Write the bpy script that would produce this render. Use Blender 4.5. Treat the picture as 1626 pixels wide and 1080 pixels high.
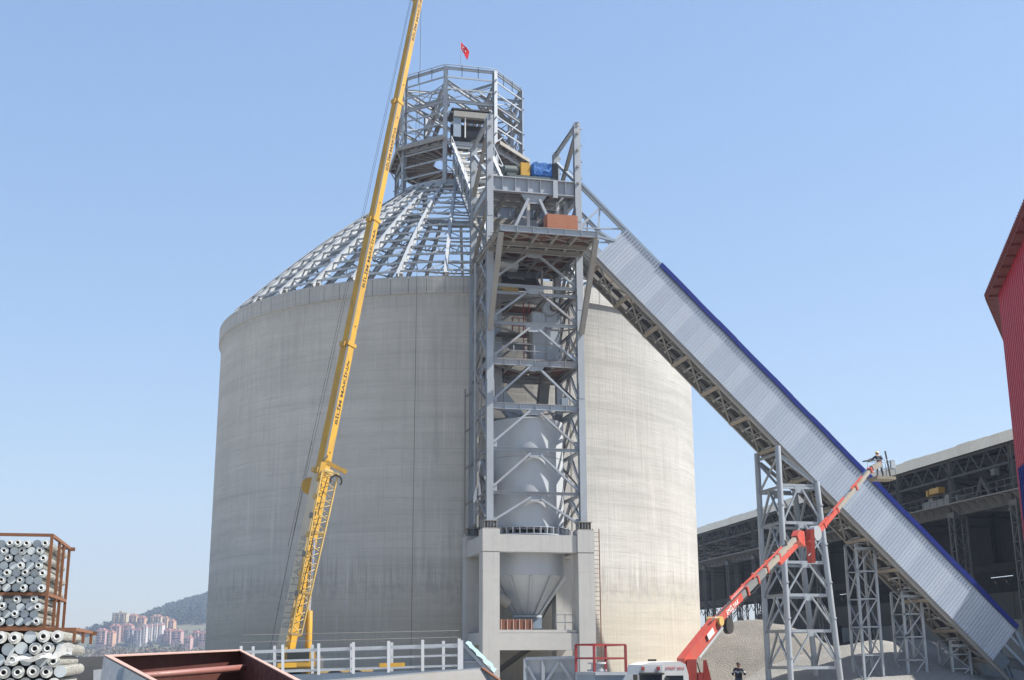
import bpy, bmesh, math, random
from mathutils import Vector, Matrix
random.seed(7)
scene = bpy.context.scene
for o in list(bpy.data.objects): bpy.data.objects.remove(o)
COL = scene.collection
R_ = math.radians

# ------------------------------------------------------------------ camera
FPX, PITCH, ROLL, CZ = 1981.2, .24674, .0040, 2.2
cam_d = bpy.data.cameras.new('camera'); cam = bpy.data.objects.new('camera', cam_d); COL.objects.link(cam)
cam_d.sensor_width = 36; cam_d.lens = FPX / 1626 * 36; cam_d.clip_start = .3; cam_d.clip_end = 9000
_f = Vector((0, math.cos(PITCH), math.sin(PITCH))); _r = Vector((1, 0, 0)); _u = _r.cross(_f)
_r2 = _r * math.cos(ROLL) - _u * math.sin(ROLL); _u2 = _r * math.sin(ROLL) + _u * math.cos(ROLL)
M = Matrix.Identity(4)
for i in range(3): M[i][0], M[i][1], M[i][2] = _r2[i], _u2[i], -_f[i]
M.translation = (0, 0, CZ); cam.matrix_world = M; scene.camera = cam

# ------------------------------------------------------------------ sky, sun, exposure
SUN_AZ, SUN_EL = 84, 50            # degrees: from the camera's back towards the right; above the horizon
S = Vector((math.sin(R_(SUN_AZ)) * math.cos(R_(SUN_EL)), -math.cos(R_(SUN_AZ)) * math.cos(R_(SUN_EL)), math.sin(R_(SUN_EL))))
wd = bpy.data.worlds.new('World'); scene.world = wd; wd.use_nodes = True
nt = wd.node_tree; bg = nt.nodes['Background']
sky = nt.nodes.new('ShaderNodeTexSky'); sky.sky_type = 'NISHITA'; sky.sun_disc = False
sky.sun_elevation = R_(SUN_EL); sky.sun_rotation = R_(180 - SUN_AZ)
sky.air_density = 1.0; sky.dust_density = .6; sky.ozone_density = 1.6; sky.altitude = 100
gm = nt.nodes.new('ShaderNodeGamma'); gm.inputs[1].default_value = .45; hs = nt.nodes.new('ShaderNodeHueSaturation'); hs.inputs['Saturation'].default_value = 1.7; hs.inputs['Hue'].default_value = .508; hs.inputs['Value'].default_value = 1.0
nt.links.new(sky.outputs[0], gm.inputs[0]); nt.links.new(gm.outputs[0], hs.inputs['Color']); nt.links.new(hs.outputs[0], bg.inputs[0]); bg.inputs[1].default_value = .166
sl = bpy.data.lights.new('sun', 'SUN'); sl.energy = 4.2; sl.angle = R_(.53); sl.color = (1, .95, .87)
sun = bpy.data.objects.new('sun', sl); COL.objects.link(sun)
sun.rotation_euler = S.to_track_quat('Z', 'Y').to_euler(); sun.location = (60, -20, 80)
scene.view_settings.view_transform = 'Standard'; scene.view_settings.look = 'None'
scene.view_settings.gamma = 1; scene.view_settings.use_curve_mapping = False
scene.view_settings.exposure = 1.46

# ------------------------------------------------------------------ measuring helpers
def ray(px, py):
    u, v = px - 813, 540 - py; c, s = math.cos(ROLL), math.sin(ROLL); u, v = c * u + s * v, -s * u + c * v
    return Vector((u, FPX * math.cos(PITCH) - v * math.sin(PITCH), FPX * math.sin(PITCH) + v * math.cos(PITCH)))
def at(px, py, Y): r = ray(px, py); return Vector((0, 0, CZ)) + r * (Y / r.y)
def proj(P):
    x, y, z = P[0], P[1], P[2] - CZ; fw = y * math.cos(PITCH) + z * math.sin(PITCH); up = -y * math.sin(PITCH) + z * math.cos(PITCH)
    u, v = FPX * x / fw, FPX * up / fw; c, s = math.cos(ROLL), math.sin(ROLL); u, v = c * u - s * v, s * u + c * v
    return 813 + u, 540 - v
YAW = .23                                   # the plant's grid is turned by this much
E1 = Vector((math.cos(YAW), math.sin(YAW), 0)); E2 = Vector((-math.sin(YAW), math.cos(YAW), 0)); O = Vector((.955, 87.55, 0))
def L(x, y, z): return O + E1 * x + E2 * y + Vector((0, 0, z))
def onp(px, py, yl): r = ray(px, py); c = Vector((0, 0, CZ)); t = (yl - (c - O).dot(E2)) / r.dot(E2); return c + r * t
def toL(P): d = Vector(P) - O; return d.dot(E1), d.dot(E2), P[2]

# ------------------------------------------------------------------ objects
W = {}
def tag(o, label=None, cat=None, group=None, kind=None):
    if label: o['label'] = label
    if cat: o['category'] = cat
    if group: o['group'] = group
    if kind: o['kind'] = kind
    return o
def thing(name, label, cat, loc, group=None):
    o = bpy.data.objects.new(name, None); COL.objects.link(o); o.location = loc; o.empty_display_size = .3
    W[o] = Matrix.Translation(loc); return tag(o, label, cat, group)
def link(name, me, parent=None, M=None):
    M = M or Matrix.Identity(4)
    o = bpy.data.objects.new(name, me); COL.objects.link(o)
    if parent: o.parent = parent; o.matrix_basis = W[parent].inverted() @ M
    else: o.matrix_basis = M
    W[o] = M; return o
def mk(verts, faces, mat, smooth=False, name='mesh', mats=None, idx=None):
    me = bpy.data.meshes.new(name); me.from_pydata([tuple(v) for v in verts], [], faces)
    for m in (mats or [mat]): me.materials.append(m)
    if idx: me.polygons.foreach_set('material_index', idx)
    if smooth: me.polygons.foreach_set('use_smooth', [True] * len(me.polygons))
    me.update(); return me
def recalc(me):
    bm = bmesh.new(); bm.from_mesh(me); bmesh.ops.recalc_face_normals(bm, faces=bm.faces); bm.to_mesh(me); bm.free(); return me
def mobj(name, verts, faces, mat, parent=None, smooth=False, mats=None, idx=None):
    """verts in world coordinates; the object's origin sits at their base"""
    vs = [Vector(v) for v in verts]; n = len(vs)
    c = Vector((sum(v.x for v in vs) / n, sum(v.y for v in vs) / n, min(v.z for v in vs)))
    me = recalc(mk([v - c for v in vs], faces, mat, smooth, name, mats, idx))
    return link(name, me, parent, Matrix.Translation(c))
_prof = {}
def section(sec, mat):
    k = (sec, mat.name)
    if k in _prof: return _prof[k]
    t = sec[0]
    if t == 'box': w, h = sec[1] / 2, sec[2] / 2; P = [(-w, -h), (w, -h), (w, h), (-w, h)]
    elif t == 'I':
        w, h = sec[1] / 2, sec[2] / 2; tf = max(.012, sec[2] * .06); tw = max(.008, sec[1] * .035)
        P = [(-w, -h), (w, -h), (w, -h + tf), (tw, -h + tf), (tw, h - tf), (w, h - tf), (w, h), (-w, h), (-w, h - tf), (-tw, h - tf), (-tw, -h + tf), (-w, -h + tf)]
    elif t == 'C':
        w, h = sec[1], sec[2] / 2; th = max(.01, sec[2] * .07); P = [(0, -h), (w, -h), (w, -h + th), (th, -h + th), (th, h - th), (w, h - th), (w, h), (0, h)]
    elif t == 'L':
        a = sec[1]; th = max(.01, a * .12); P = [(0, 0), (a, 0), (a, th), (th, th), (th, a), (0, a)]
    elif t == 'rod':
        n = sec[2]; P = [(sec[1] * math.cos(2 * math.pi * i / n), sec[1] * math.sin(2 * math.pi * i / n)) for i in range(n)]
    n = len(P); vs = [(0, a, b) for a, b in P] + [(1, a, b) for a, b in P]
    fs = [tuple(range(n))[::-1], tuple(range(n, 2 * n))] + [(i, (i + 1) % n, n + (i + 1) % n, n + i) for i in range(n)]
    me = recalc(mk(vs, fs, mat, name=t + '_section'))
    if t == 'rod': me.polygons.foreach_set('use_smooth', [False, False] + [True] * n)
    _prof[k] = me; return me
def bar_m(p0, p1, up):
    p0, p1 = Vector(p0), Vector(p1); d = p1 - p0; l = d.length; x = d / l; up = Vector(up)
    if abs(x.dot(up.normalized())) > .985: up = Vector((E2.x, E2.y, 0))
    y = up.cross(x).normalized(); z = x.cross(y)
    M = Matrix.Identity(4)
    for i in range(3): M[i][0], M[i][1], M[i][2], M[i][3] = x[i] * l, y[i], z[i], p0[i]
    return M
def bar(parent, name, p0, p1, sec, mat, up=(0, 0, 1)): return link(name, section(sec, mat), parent, bar_m(p0, p1, up))
def bars_joined(parent, name, segs, sec, mat, up=(0, 0, 1), kind=None):
    base = section(sec, mat); bv = [v.co.copy() for v in base.vertices]; bf = [tuple(p.vertices) for p in base.polygons]; vs, fs = [], []
    for a, b in segs:
        M = bar_m(a, b, up); k = len(vs); vs += [M @ v for v in bv]; fs += [tuple(i + k for i in f) for f in bf]
    return tag(mobj(name, vs, fs, mat, parent), kind=kind)
_cube = {}
CV = [(-.5, -.5, -.5), (.5, -.5, -.5), (.5, .5, -.5), (-.5, .5, -.5), (-.5, -.5, .5), (.5, -.5, .5), (.5, .5, .5), (-.5, .5, .5)]
CF = [(3, 2, 1, 0), (4, 5, 6, 7), (0, 1, 5, 4), (1, 2, 6, 5), (2, 3, 7, 6), (3, 0, 4, 7)]
def frame(x=E1, y=E2, z=Vector((0, 0, 1)), c=(0, 0, 0), s=(1, 1, 1)):
    M = Matrix.Identity(4)
    for i in range(3): M[i][0], M[i][1], M[i][2], M[i][3] = x[i] * s[0], y[i] * s[1], z[i] * s[2], c[i]
    return M
def box(parent, name, c, size, mat, x=E1, y=E2, z=Vector((0, 0, 1)), bev=0):
    """box with its sides along the plant's grid; c = centre"""
    if bev:
        bm = bmesh.new(); bmesh.ops.create_cube(bm, size=1)
        bmesh.ops.scale(bm, vec=size, verts=bm.verts); bmesh.ops.bevel(bm, geom=list(bm.edges), offset=bev, segments=2, affect='EDGES')
        me = bpy.data.meshes.new(name); bm.to_mesh(me); bm.free(); me.materials.append(mat)
        return link(name, me, parent, frame(x, y, z, c))
    if mat.name not in _cube: _cube[mat.name] = mk(CV, CF, mat, name='block')
    return link(name, _cube[mat.name], parent, frame(x, y, z, c, size))
def lathe(name, prof, n, mat, parent, c, smooth=True, a0=0, a1=2 * math.pi):
    full = abs(a1 - a0 - 2 * math.pi) < 1e-6; m = n if full else n + 1; vs, fs = [], []
    for i in range(m):
        a = a0 + (a1 - a0) * i / n
        for r, z in prof: vs.append((r * math.cos(a), r * math.sin(a), z))
    k = len(prof)
    for i in range(n):
        j = (i + 1) % m
        for q in range(k - 1): fs.append((i * k + q, j * k + q, j * k + q + 1, i * k + q + 1))
    me = mk(vs, fs, mat, smooth, name)
    if smooth: me.set_sharp_from_angle(angle=R_(35))
    return link(name, me, parent, Matrix.Translation(c))
def corrugated(parent, name, o, u, v, lu, lv, pitch, depth, mat, n=None):
    """ribbed metal sheet: ribs run along v, the profile runs along u, ribs stand out along n"""
    u, v = Vector(u).normalized(), Vector(v).normalized(); n = n or u.cross(v); o = Vector(o); xs = []; k = max(1, round(lu / pitch)); p = lu / k
    for i in range(k): xs += [(i * p, 0), (i * p + p * .62, 0), (i * p + p * .70, depth), (i * p + p * .92, depth)]
    xs.append((lu, 0)); vs, fs = [], []
    for a, d in xs: vs += [o + u * a + n * d, o + u * a + n * d + v * lv]
    for i in range(len(xs) - 1): fs.append((2 * i, 2 * i + 2, 2 * i + 3, 2 * i + 1))
    c = o; return link(name, mk([p_ - c for p_ in vs], fs, mat, name=name), parent, Matrix.Translation(c))
def plate(parent, name, pts, thick, mat, nrm=None):
    pts = [Vector(p) for p in pts]; nrm = (nrm or (pts[1] - pts[0]).cross(pts[2] - pts[0])).normalized(); n = len(pts)
    vs = [p + nrm * thick / 2 for p in pts] + [p - nrm * thick / 2 for p in pts]
    return mobj(name, vs, [tuple(range(n)), tuple(range(2 * n - 1, n - 1, -1))] + [(i, n + i, n + (i + 1) % n, (i + 1) % n) for i in range(n)], mat, parent)
def text(parent, name, s, size, mat, origin, xdir, ydir, depth=.004, spacing=1.0, bold=0):
    cu = bpy.data.curves.new('lettering', 'FONT'); cu.body = s; cu.size = size; cu.extrude = depth; cu.space_character = spacing; cu.offset = bold
    t = bpy.data.objects.new('t', cu); COL.objects.link(t); bpy.context.view_layer.update()
    me = bpy.data.meshes.new_from_object(t.evaluated_get(bpy.context.evaluated_depsgraph_get())); bpy.data.objects.remove(t)
    me.materials.clear(); me.materials.append(mat)
    x, y = Vector(xdir).normalized(), Vector(ydir).normalized()
    return link(name, me, parent, frame(x, y, x.cross(y), origin))

# ------------------------------------------------------------------ materials
def mat_base(name, rough=.6, metal=0):
    m = bpy.data.materials.new(name); m.use_nodes = True; n = m.node_tree; b = n.nodes['Principled BSDF']
    b.inputs['Roughness'].default_value = rough; b.inputs['Metallic'].default_value = metal; return m, n, b
def nd(n, t, **k):
    x = n.nodes.new(t)
    for a, v in k.items(): setattr(x, a, v)
    return x
def mixc(n, fac, a, b, mode='MIX'):
    x = nd(n, 'ShaderNodeMix', data_type='RGBA', blend_type=mode)
    for i, v in ((0, fac), (6, a), (7, b)):
        if hasattr(v, 'links'): n.links.new(v, x.inputs[i])
        else: x.inputs[i].default_value = v if i == 0 else (*v, 1) if len(v) == 3 else v
    return x.outputs[2]
def noise(n, scale, detail=4, vec=(1, 1, 1), rough=.55, pos=None):
    if pos is None: pos = nd(n, 'ShaderNodeNewGeometry').outputs['Position']
    mp = nd(n, 'ShaderNodeMapping'); mp.inputs['Scale'].default_value = vec; n.links.new(pos, mp.inputs[0])
    t = nd(n, 'ShaderNodeTexNoise'); t.inputs['Scale'].default_value = scale; t.inputs['Detail'].default_value = detail; t.inputs['Roughness'].default_value = rough
    n.links.new(mp.outputs[0], t.inputs[0]); return t.outputs[0]
def ramp(n, x, a, b, lo=0, hi=1):
    r = nd(n, 'ShaderNodeMapRange'); r.inputs[1].default_value = a; r.inputs[2].default_value = b; r.inputs[3].default_value = lo; r.inputs[4].default_value = hi
    n.links.new(x, r.inputs[0]); return r.outputs[0]
def bump(n, b, h, strength, dist=.02):
    x = nd(n, 'ShaderNodeBump'); x.inputs['Strength'].default_value = strength; x.inputs['Distance'].default_value = dist
    n.links.new(h, x.inputs['Height']); n.links.new(x.outputs[0], b.inputs['Normal'])
ALB = .76
def paint(name, col, rough=.5, metal=0, dirt=(.2, .17, .13), amt=.35, scale=1.5, streak=(1, 1, .35), bmp=.0):
    col = tuple(x * ALB for x in col); dirt = tuple(x * ALB for x in dirt)
    m, n, b = mat_base(name, rough, metal)
    a = noise(n, scale, 6, streak); f = noise(n, scale * 9, 3)
    c = mixc(n, ramp(n, a, .42, .78, 0, amt), col, dirt)
    c = mixc(n, ramp(n, f, .3, .7, 0, .22), c, tuple(x * .72 for x in col))
    n.links.new(c, b.inputs['Base Color']); n.links.new(ramp(n, f, .3, .7, rough - .08, min(1, rough + .2)), b.inputs['Roughness'])
    if bmp: bump(n, b, f, bmp)
    return m
STEEL = paint('grey_paint', (.37, .41, .46), .45, .1, amt=.3)
STEEL_L = paint('pale_new_paint', (.48, .51, .54), .45, .05, dirt=(.38, .37, .34), amt=.35)
TUBEG = paint('grey_beige_boom', (.34, .31, .26), .5, dirt=(.24, .22, .2), amt=.6, scale=3)
STEEL_D = paint('dusty_grey_paint', (.30, .295, .28), .65, dirt=(.27, .22, .16), amt=.6)
STEEL_B = paint('bluish_primer', (.27, .34, .42), .45, dirt=(.2, .2, .19))
STEEL_R = paint('grey_paint_rust_specks', (.36, .39, .43), .5, .05, dirt=(.26, .14, .08), amt=.55, scale=2.2)
GALV = paint('galvanised_sheet', (.50, .53, .56), .38, .45, dirt=(.36, .35, .33), amt=.3)
CLAD = paint('silver_cladding', (.42, .48, .575), .5, .1, dirt=(.30, .34, .40), amt=.35, scale=.5)
BLUE = paint('blue_cladding', (.008, .022, .19), .5, dirt=(.02, .03, .15), amt=.25)
BLUE.node_tree.nodes['Principled BSDF'].inputs['Specular IOR Level'].default_value = .15
ROOFW = paint('pale_roof_sheet', (.62, .59, .52), .6, dirt=(.4, .36, .3), amt=.4, scale=.4)
RUST = paint('rusty_steel', (.205, .085, .04), .8, dirt=(.11, .05, .03), amt=.7, scale=6, streak=(1, 1, 1))
BOARD = paint('red_brown_boards', (.20, .075, .04), .75, dirt=(.1, .07, .05), amt=.6)
OXIDE = paint('red_oxide_primer', (.115, .03, .022), .55, dirt=(.16, .1, .08), amt=.3)
OXIDE_L = paint('worn_primer_edge', (.55, .36, .30), .6, dirt=(.4, .2, .15), amt=.4, scale=5)
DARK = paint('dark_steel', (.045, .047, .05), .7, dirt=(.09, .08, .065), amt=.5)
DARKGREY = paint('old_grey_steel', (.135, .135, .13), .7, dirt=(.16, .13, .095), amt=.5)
BLACK = paint('black_rubber', (.018, .018, .018), .8, amt=.2)
YELLOW = paint('crane_yellow', (.58, .33, .025), .5, dirt=(.27, .19, .09), amt=.75, scale=2.5)
YELLOW_P = paint('pale_crane_yellow', (.62, .42, .13), .5, dirt=(.4, .34, .22), amt=.4)
BOOMGREY = paint('greased_boom_edge', (.20, .205, .21), .45, amt=.3)
BEIGE = paint('faded_boom_paint', (.66, .58, .44), .5, dirt=(.33, .3, .26), amt=.4)
RED = paint('loader_red', (.52, .07, .045), .5, dirt=(.42, .17, .13), amt=.6, scale=3)
RED_D = paint('rail_red', (.33, .03, .035), .5, amt=.3)
REDWALL = paint('crimson_cladding', (.50, .010, .035), .35, dirt=(.34, .02, .03), amt=.5, scale=2)
SOFFIT = paint('brown_red_roof', (.22, .04, .035), .6, amt=.3)
WHITE = paint('white_paint', (.78, .78, .77), .4, dirt=(.5, .48, .44), amt=.25)
RAILW = paint('pale_rail_paint', (.60, .63, .66), .45, dirt=(.4, .38, .34), amt=.3)
TARP_B = paint('blue_tarp', (.015, .13, .48), .45, dirt=(.12, .3, .55), amt=.7, scale=4)
MOTOR = paint('dark_motor_green', (.07, .1, .1), .5)
CYAN = paint('torn_cyan_film', (.25, .40, .43), .5, dirt=(.5, .55, .55), amt=.5, scale=4)
CHROME = mat_base('chrome_rod', .18, 1)[0]; CHROME.node_tree.nodes['Principled BSDF'].inputs['Base Color'].default_value = (.75, .77, .8, 1)
GLASS = mat_base('dark_glass', .08)[0]; GLASS.node_tree.nodes['Principled BSDF'].inputs['Base Color'].default_value = (.02, .025, .03, 1)
INK = mat_base('dark_lettering', .6)[0]; INK.node_tree.nodes['Principled BSDF'].inputs['Base Color'].default_value = (.03, .025, .02, 1)
INKG = mat_base('faded_lettering', .7)[0]; INKG.node_tree.nodes['Principled BSDF'].inputs['Base Color'].default_value = (.27, .26, .24, 1)
INKR = mat_base('red_lettering', .5)[0]; INKR.node_tree.nodes['Principled BSDF'].inputs['Base Color'].default_value = (.55, .03, .03, 1)
INKW = mat_base('white_lettering', .5)[0]; INKW.node_tree.nodes['Principled BSDF'].inputs['Base Color'].default_value = (.85, .82, .78, 1)
FLAGR = mat_base('flag_red', .8)[0]; FLAGR.node_tree.nodes['Principled BSDF'].inputs['Base Color'].default_value = (.6, .012, .02, 1)
def concrete(name, col, silo=False):
    m, n, b = mat_base(name, .9)
    pos = nd(n, 'ShaderNodeNewGeometry').outputs['Position']
    dk = lambda k: tuple(x * k for x in col)
    def add(c, h, a, b_, amt, tint): return mixc(n, ramp(n, h, a, b_, 0, amt), c, tint)
    blot = noise(n, .16, 6, (1, 1, .7), .62, pos); fine = noise(n, 16, 4, (1, 1, 1), .6, pos); mid = noise(n, 1.4, 6, (1, 1, 1), .65, pos)
    c = add(col, blot, .40, .66, .75, dk(.80)); c = add(c, mid, .5, .72, .45, dk(.78)); c = add(c, fine, .35, .75, .3, dk(.74))
    if not silo:
        c = add(c, noise(n, 3.5, 4, (1, 1, .06), .6, pos), .52, .72, .5, dk(.72)); c = add(c, noise(n, 1.2, 3, (.1, .1, 1.6), .6, pos), .56, .68, .35, dk(.75))
        bump(n, b, fine, .3, .02); n.links.new(c, b.inputs['Base Color']); return m
    z = nd(n, 'ShaderNodeSeparateXYZ'); n.links.new(pos, z.inputs[0]); zz = z.outputs[2]
    def mul(x, y):
        k = nd(n, 'ShaderNodeMath', operation='MULTIPLY')
        for i, v in ((0, x), (1, y)):
            if hasattr(v, 'links'): n.links.new(v, k.inputs[i])
            else: k.inputs[i].default_value = v
        return k.outputs[0]
    def plus(x, y):
        k = nd(n, 'ShaderNodeMath', operation='ADD'); n.links.new(x, k.inputs[0]); n.links.new(y, k.inputs[1]); return k.outputs[0]
    # slip-formed lifts: long uneven horizontal bands, some of them dark and wet looking
    lift = noise(n, 1.0, 5, (.045, .045, 1.0), .68, pos); lift2 = noise(n, 3.6, 4, (.09, .09, 1.0), .6, pos)
    c = add(c, lift, .50, .64, .6, dk(.72)); c = add(c, lift, .46, .34, .4, dk(1.12)); c = add(c, lift2, .55, .68, .5, dk(.76))
    # thin vertical board marks and pale lime runs
    s1 = noise(n, 7.0, 3, (1, 1, .03), .6, pos); s2 = noise(n, 3.0, 4, (1, 1, .045), .65, pos); zone = ramp(n, noise(n, .11, 3, (1, 1, .6), .5, pos), .42, .60)
    c = add(c, s1, .54, .70, .38, dk(.70)); c = mixc(n, mul(ramp(n, s2, .56, .70, 0, .5), zone), c, dk(1.2)); c = mixc(n, mul(ramp(n, s2, .46, .33, 0, .6), zone), c, dk(.70))
    # dirt run-off under the ring beam
    top = mul(ramp(n, plus(zz, ramp(n, s2, .25, .75, -.9, .9)), 27.2, 28.7, 0, .55), ramp(n, s1, .35, .6, .35, 1)); c = mixc(n, top, c, dk(.58))
    # damp brown staining of the lowest lifts and one dark cold joint
    wz = plus(zz, ramp(n, mid, .2, .8, -1.0, 1.0)); wz = plus(wz, ramp(n, s2, .25, .75, -1.3, 1.3))
    c = mixc(n, ramp(n, wz, 9.0, 4.0, 0, .5), c, (.80 * col[0], .68 * col[1], .50 * col[2]))
    w2 = nd(n, 'ShaderNodeMath', operation='ABSOLUTE'); n.links.new(ramp(n, wz, 5.4, 9.0, -1, 1), w2.inputs[0])
    c = mixc(n, mul(ramp(n, w2.outputs[0], .9, .1, 0, .42), ramp(n, plus(s1, mid), .8, 1.15)), c, dk(.45))
    # joints between lifts
    lf = nd(n, 'ShaderNodeMath', operation='PINGPONG'); n.links.new(plus(zz, ramp(n, noise(n, .2, 2, (1, 1, 0), .5, pos), 0, 1, -.12, .12)), lf.inputs[0]); lf.inputs[1].default_value = .61
    c = mixc(n, mul(ramp(n, lf.outputs[0], 0, .035, 1, 0), ramp(n, noise(n, .3, 4, (1, 1, 1), .6, pos), .38, .62, .1, .75)), c, dk(.62))
    bump(n, b, plus(plus(s2, s1), lift2), .42, .05)
    n.links.new(c, b.inputs['Base Color']); return m
CONC_S = concrete('silo_concrete', (.455, .447, .425), True); CONC = concrete('frame_concrete', (.405, .40, .385))
def ground_mat(name, a, b_, scale, bmp=.6, dist=.15, third=None):
    a = tuple(t * .78 for t in a); b_ = tuple(t * .78 for t in b_)
    m, n, b = mat_base(name, .95)
    x = noise(n, scale, 8, (1, 1, 1), .65); y = noise(n, scale * 14, 4, (1, 1, 1), .6)
    c = mixc(n, ramp(n, x, .35, .65), a, b_); c = mixc(n, ramp(n, y, .35, .7, 0, .45), c, tuple(t * .55 for t in a))
    if third: c = mixc(n, ramp(n, noise(n, scale * .2, 3), .45, .6), c, third)
    n.links.new(c, b.inputs['Base Color']); bump(n, b, y, bmp, dist); return m
# ================================================================== the setting
GROUND = ground_mat('dusty_ground', (.50, .475, .43), (.58, .555, .50), .15)
g = mobj('ground', [(-4000, -200, 0), (4000, -200, 0), (4000, 6000, 0), (-4000, 6000, 0)], [(0, 1, 2, 3)], GROUND); tag(g, kind='structure')
def hill_z(x, y):
    def G(cx, cy, a, sx, sy): return a * math.exp(-((x - cx) / sx) ** 2 - ((y - cy) / sy) ** 2)
    z = G(-505, 2300, 30, 105, 420) + G(-300, 2300, 34, 190, 420) + 31 / (1 + math.exp(-(y - 1900) / 110))
    z += 36 / (1 + math.exp(-(y - 1560) / 45)) * math.exp(-((x + 425) / 150) ** 2)
    z += 4 / (1 + math.exp(-(y - 1150) / 60)) + 4 * math.sin(x * .021 + 1) * math.sin(y * .013) / (1 + math.exp(-(y - 1500) / 80))
    return z - 1.5
vs, fs = [], []; nx, ny = 110, 90
for j in range(ny + 1):
    for i in range(nx + 1):
        x, y = -1500 + 1800 * i / nx, 700 + 2000 * j / ny; vs.append((x, y, hill_z(x, y)))
for j in range(ny):
    for i in range(nx): a = j * (nx + 1) + i; fs.append((a, a + 1, a + nx + 2, a + nx + 1))
MEADOW = ground_mat('hill_meadow', (.13, .135, .075), (.19, .175, .11), .012, .2, 1, (.085, .095, .05))
h = mobj('hills', vs, fs, MEADOW, smooth=True); tag(h, kind='structure')

# ================================================================== concrete silo with its roof frame
C = Vector((-5.112, 113.405, 0)); RS = 21.5
silo = thing('silo', 'huge round concrete silo with an open steel roof frame', 'silo', C)
lathe('wall', [(21.1, -.4), (RS, -.4), (RS, 28.82), (21.62, 29.08), (21.62, 30.30), (21.1, 30.30)], 192, CONC_S, silo, C)
NSEG = 96; me = None
for i in range(NSEG):
    a0 = 2 * math.pi * i / NSEG
    if me is None:
        n = 3; g0, g1 = .0009, 2 * math.pi / NSEG - .0009; prof = [(21.58, 29.0), (21.72, 29.09), (21.72, 30.37), (21.05, 30.37)]; vs, fs = [], []
        for k in range(n + 1):
            t = g0 + (g1 - g0) * k / n; vs += [(r * math.cos(t), r * math.sin(t), z) for r, z in prof + [(21.58, 29.5)]]
        m5 = 5
        for k in range(n):
            for q in range(4): fs.append((k * m5 + q, (k + 1) * m5 + q, (k + 1) * m5 + q + 1, k * m5 + q + 1))
        fs += [tuple(range(m5)), tuple(range(n * m5 + m5 - 1, n * m5 - 1, -1))]
        me = recalc(mk(vs, fs, CONC_S, name='ring_beam_segment'))
    link('ring_beam_segment', me, silo, Matrix.Translation(C) @ Matrix.Rotation(a0, 4, 'Z'))
def dome(t):   # t 0 at the rim .. 1 at the lantern
    r = 21.25 + (5.9 - 21.25) * t; return r, 30.62 + (44.1 - 30.62) * t + 1.0 * math.sin(math.pi * t) * .55
def dp(th, t, dz=0): r, z = dome(t); return C + Vector((r * math.cos(th), r * math.sin(th), z + dz))
NR = 36; cam_dir = math.atan2(-C.y, -C.x); th0 = cam_dir - R_(2.6)
NT = 15; sides = []
for i in range(NR):
    th = th0 + R_(10) * i
    rm = [dp(th, k / 10) for k in range(11)]
    # each rib: an I-beam swept along the roof curve
    w, hh = .13, .26; vs, fs = [], []; tang = Vector((-math.sin(th), math.cos(th), 0)); P = [(-w, -hh), (w, -hh), (w, -hh + .03), (.012, -hh + .03), (.012, hh - .03), (w, hh - .03), (w, hh), (-w, hh), (-w, hh - .03), (-.012, hh - .03), (-.012, -hh + .03), (-w, -hh + .03)]
    for k, p in enumerate(rm):
        d = (rm[min(k + 1, 10)] - rm[max(k - 1, 0)]).normalized(); nrm = tang.cross(d) * -1
        vs += [p + tang * a + nrm * b for a, b in P]
    for k in range(10):
        for q in range(12): fs.append((k * 12 + q, k * 12 + (q + 1) % 12, (k + 1) * 12 + (q + 1) % 12, (k + 1) * 12 + q))
    fs += [tuple(range(12)), tuple(range(131, 119, -1))]
    mobj('roof_rib', vs, fs, STEEL_L, silo)
    box(silo, 'rib_shoe', dp(th, 0, -.17), (.5, .45, .16), STEEL_D, x=Vector((math.cos(th), math.sin(th), 0)), y=tang)
    box(silo, 'rib_bearing', dp(th, .03, -.38) , (.3, .5, .5), STEEL_D, x=Vector((math.cos(th), math.sin(th), 0)), y=tang)
    for k in range(NT):
        t = (k + .35) / NT; dz = .18; f = abs((math.degrees(th + R_(5) - cam_dir) + 180) % 360 - 180)
        sides.append((f, 'roof_purlin', dp(th, t, dz), dp(th + R_(10), t, dz)))
        if k % 2 == 0 and k < NT - 1:
            mid = (dp(th, t, .02) + dp(th + R_(10), t, .02)) / 2; sides.append((f, 'roof_brace', mid, dp(th, t + 1.0 / NT, .05))); sides.append((f, 'roof_brace', mid, dp(th + R_(10), t + 1.0 / NT, .05)))
rest = {}
for nm in ('roof_purlin', 'roof_brace'):
    lst = sorted([s for s in sides if s[1] == nm], key=lambda s: s[0]); sec = ('C', .11, .15) if nm == 'roof_purlin' else ('L', .085)
    for s in lst[:290]: bar(silo, nm, s[2], s[3], sec, STEEL if nm == 'roof_brace' else STEEL_L)
    bars_joined(silo, nm, [(s[2], s[3]) for s in lst[290:]], sec, STEEL_L, kind='stuff')
lathe('roof_ring', [(5.75, 44.2), (6.15, 44.0), (6.15, 44.45), (5.75, 44.65), (5.75, 44.2)], 48, STEEL, silo, C)
lathe('roof_ring', [(20.9, 30.40), (21.4, 30.40), (21.4, 30.52), (20.9, 30.52), (20.9, 30.40)], 96, STEEL, silo, C)
# props left standing inside
for k in range(14):
    a = cam_dir + math.pi + R_(-52 + 8 * k) ; r = 12 + 4 * (k % 3); x, y = C.x + r * math.cos(a), C.y + r * math.sin(a)
    bar(silo, 'inner_prop', (x, y, 26), (x, y, dome((21.25 - r) / 15.35)[1] - .3), ('box', .3, .3), RUST if k % 2 else DARK)

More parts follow.
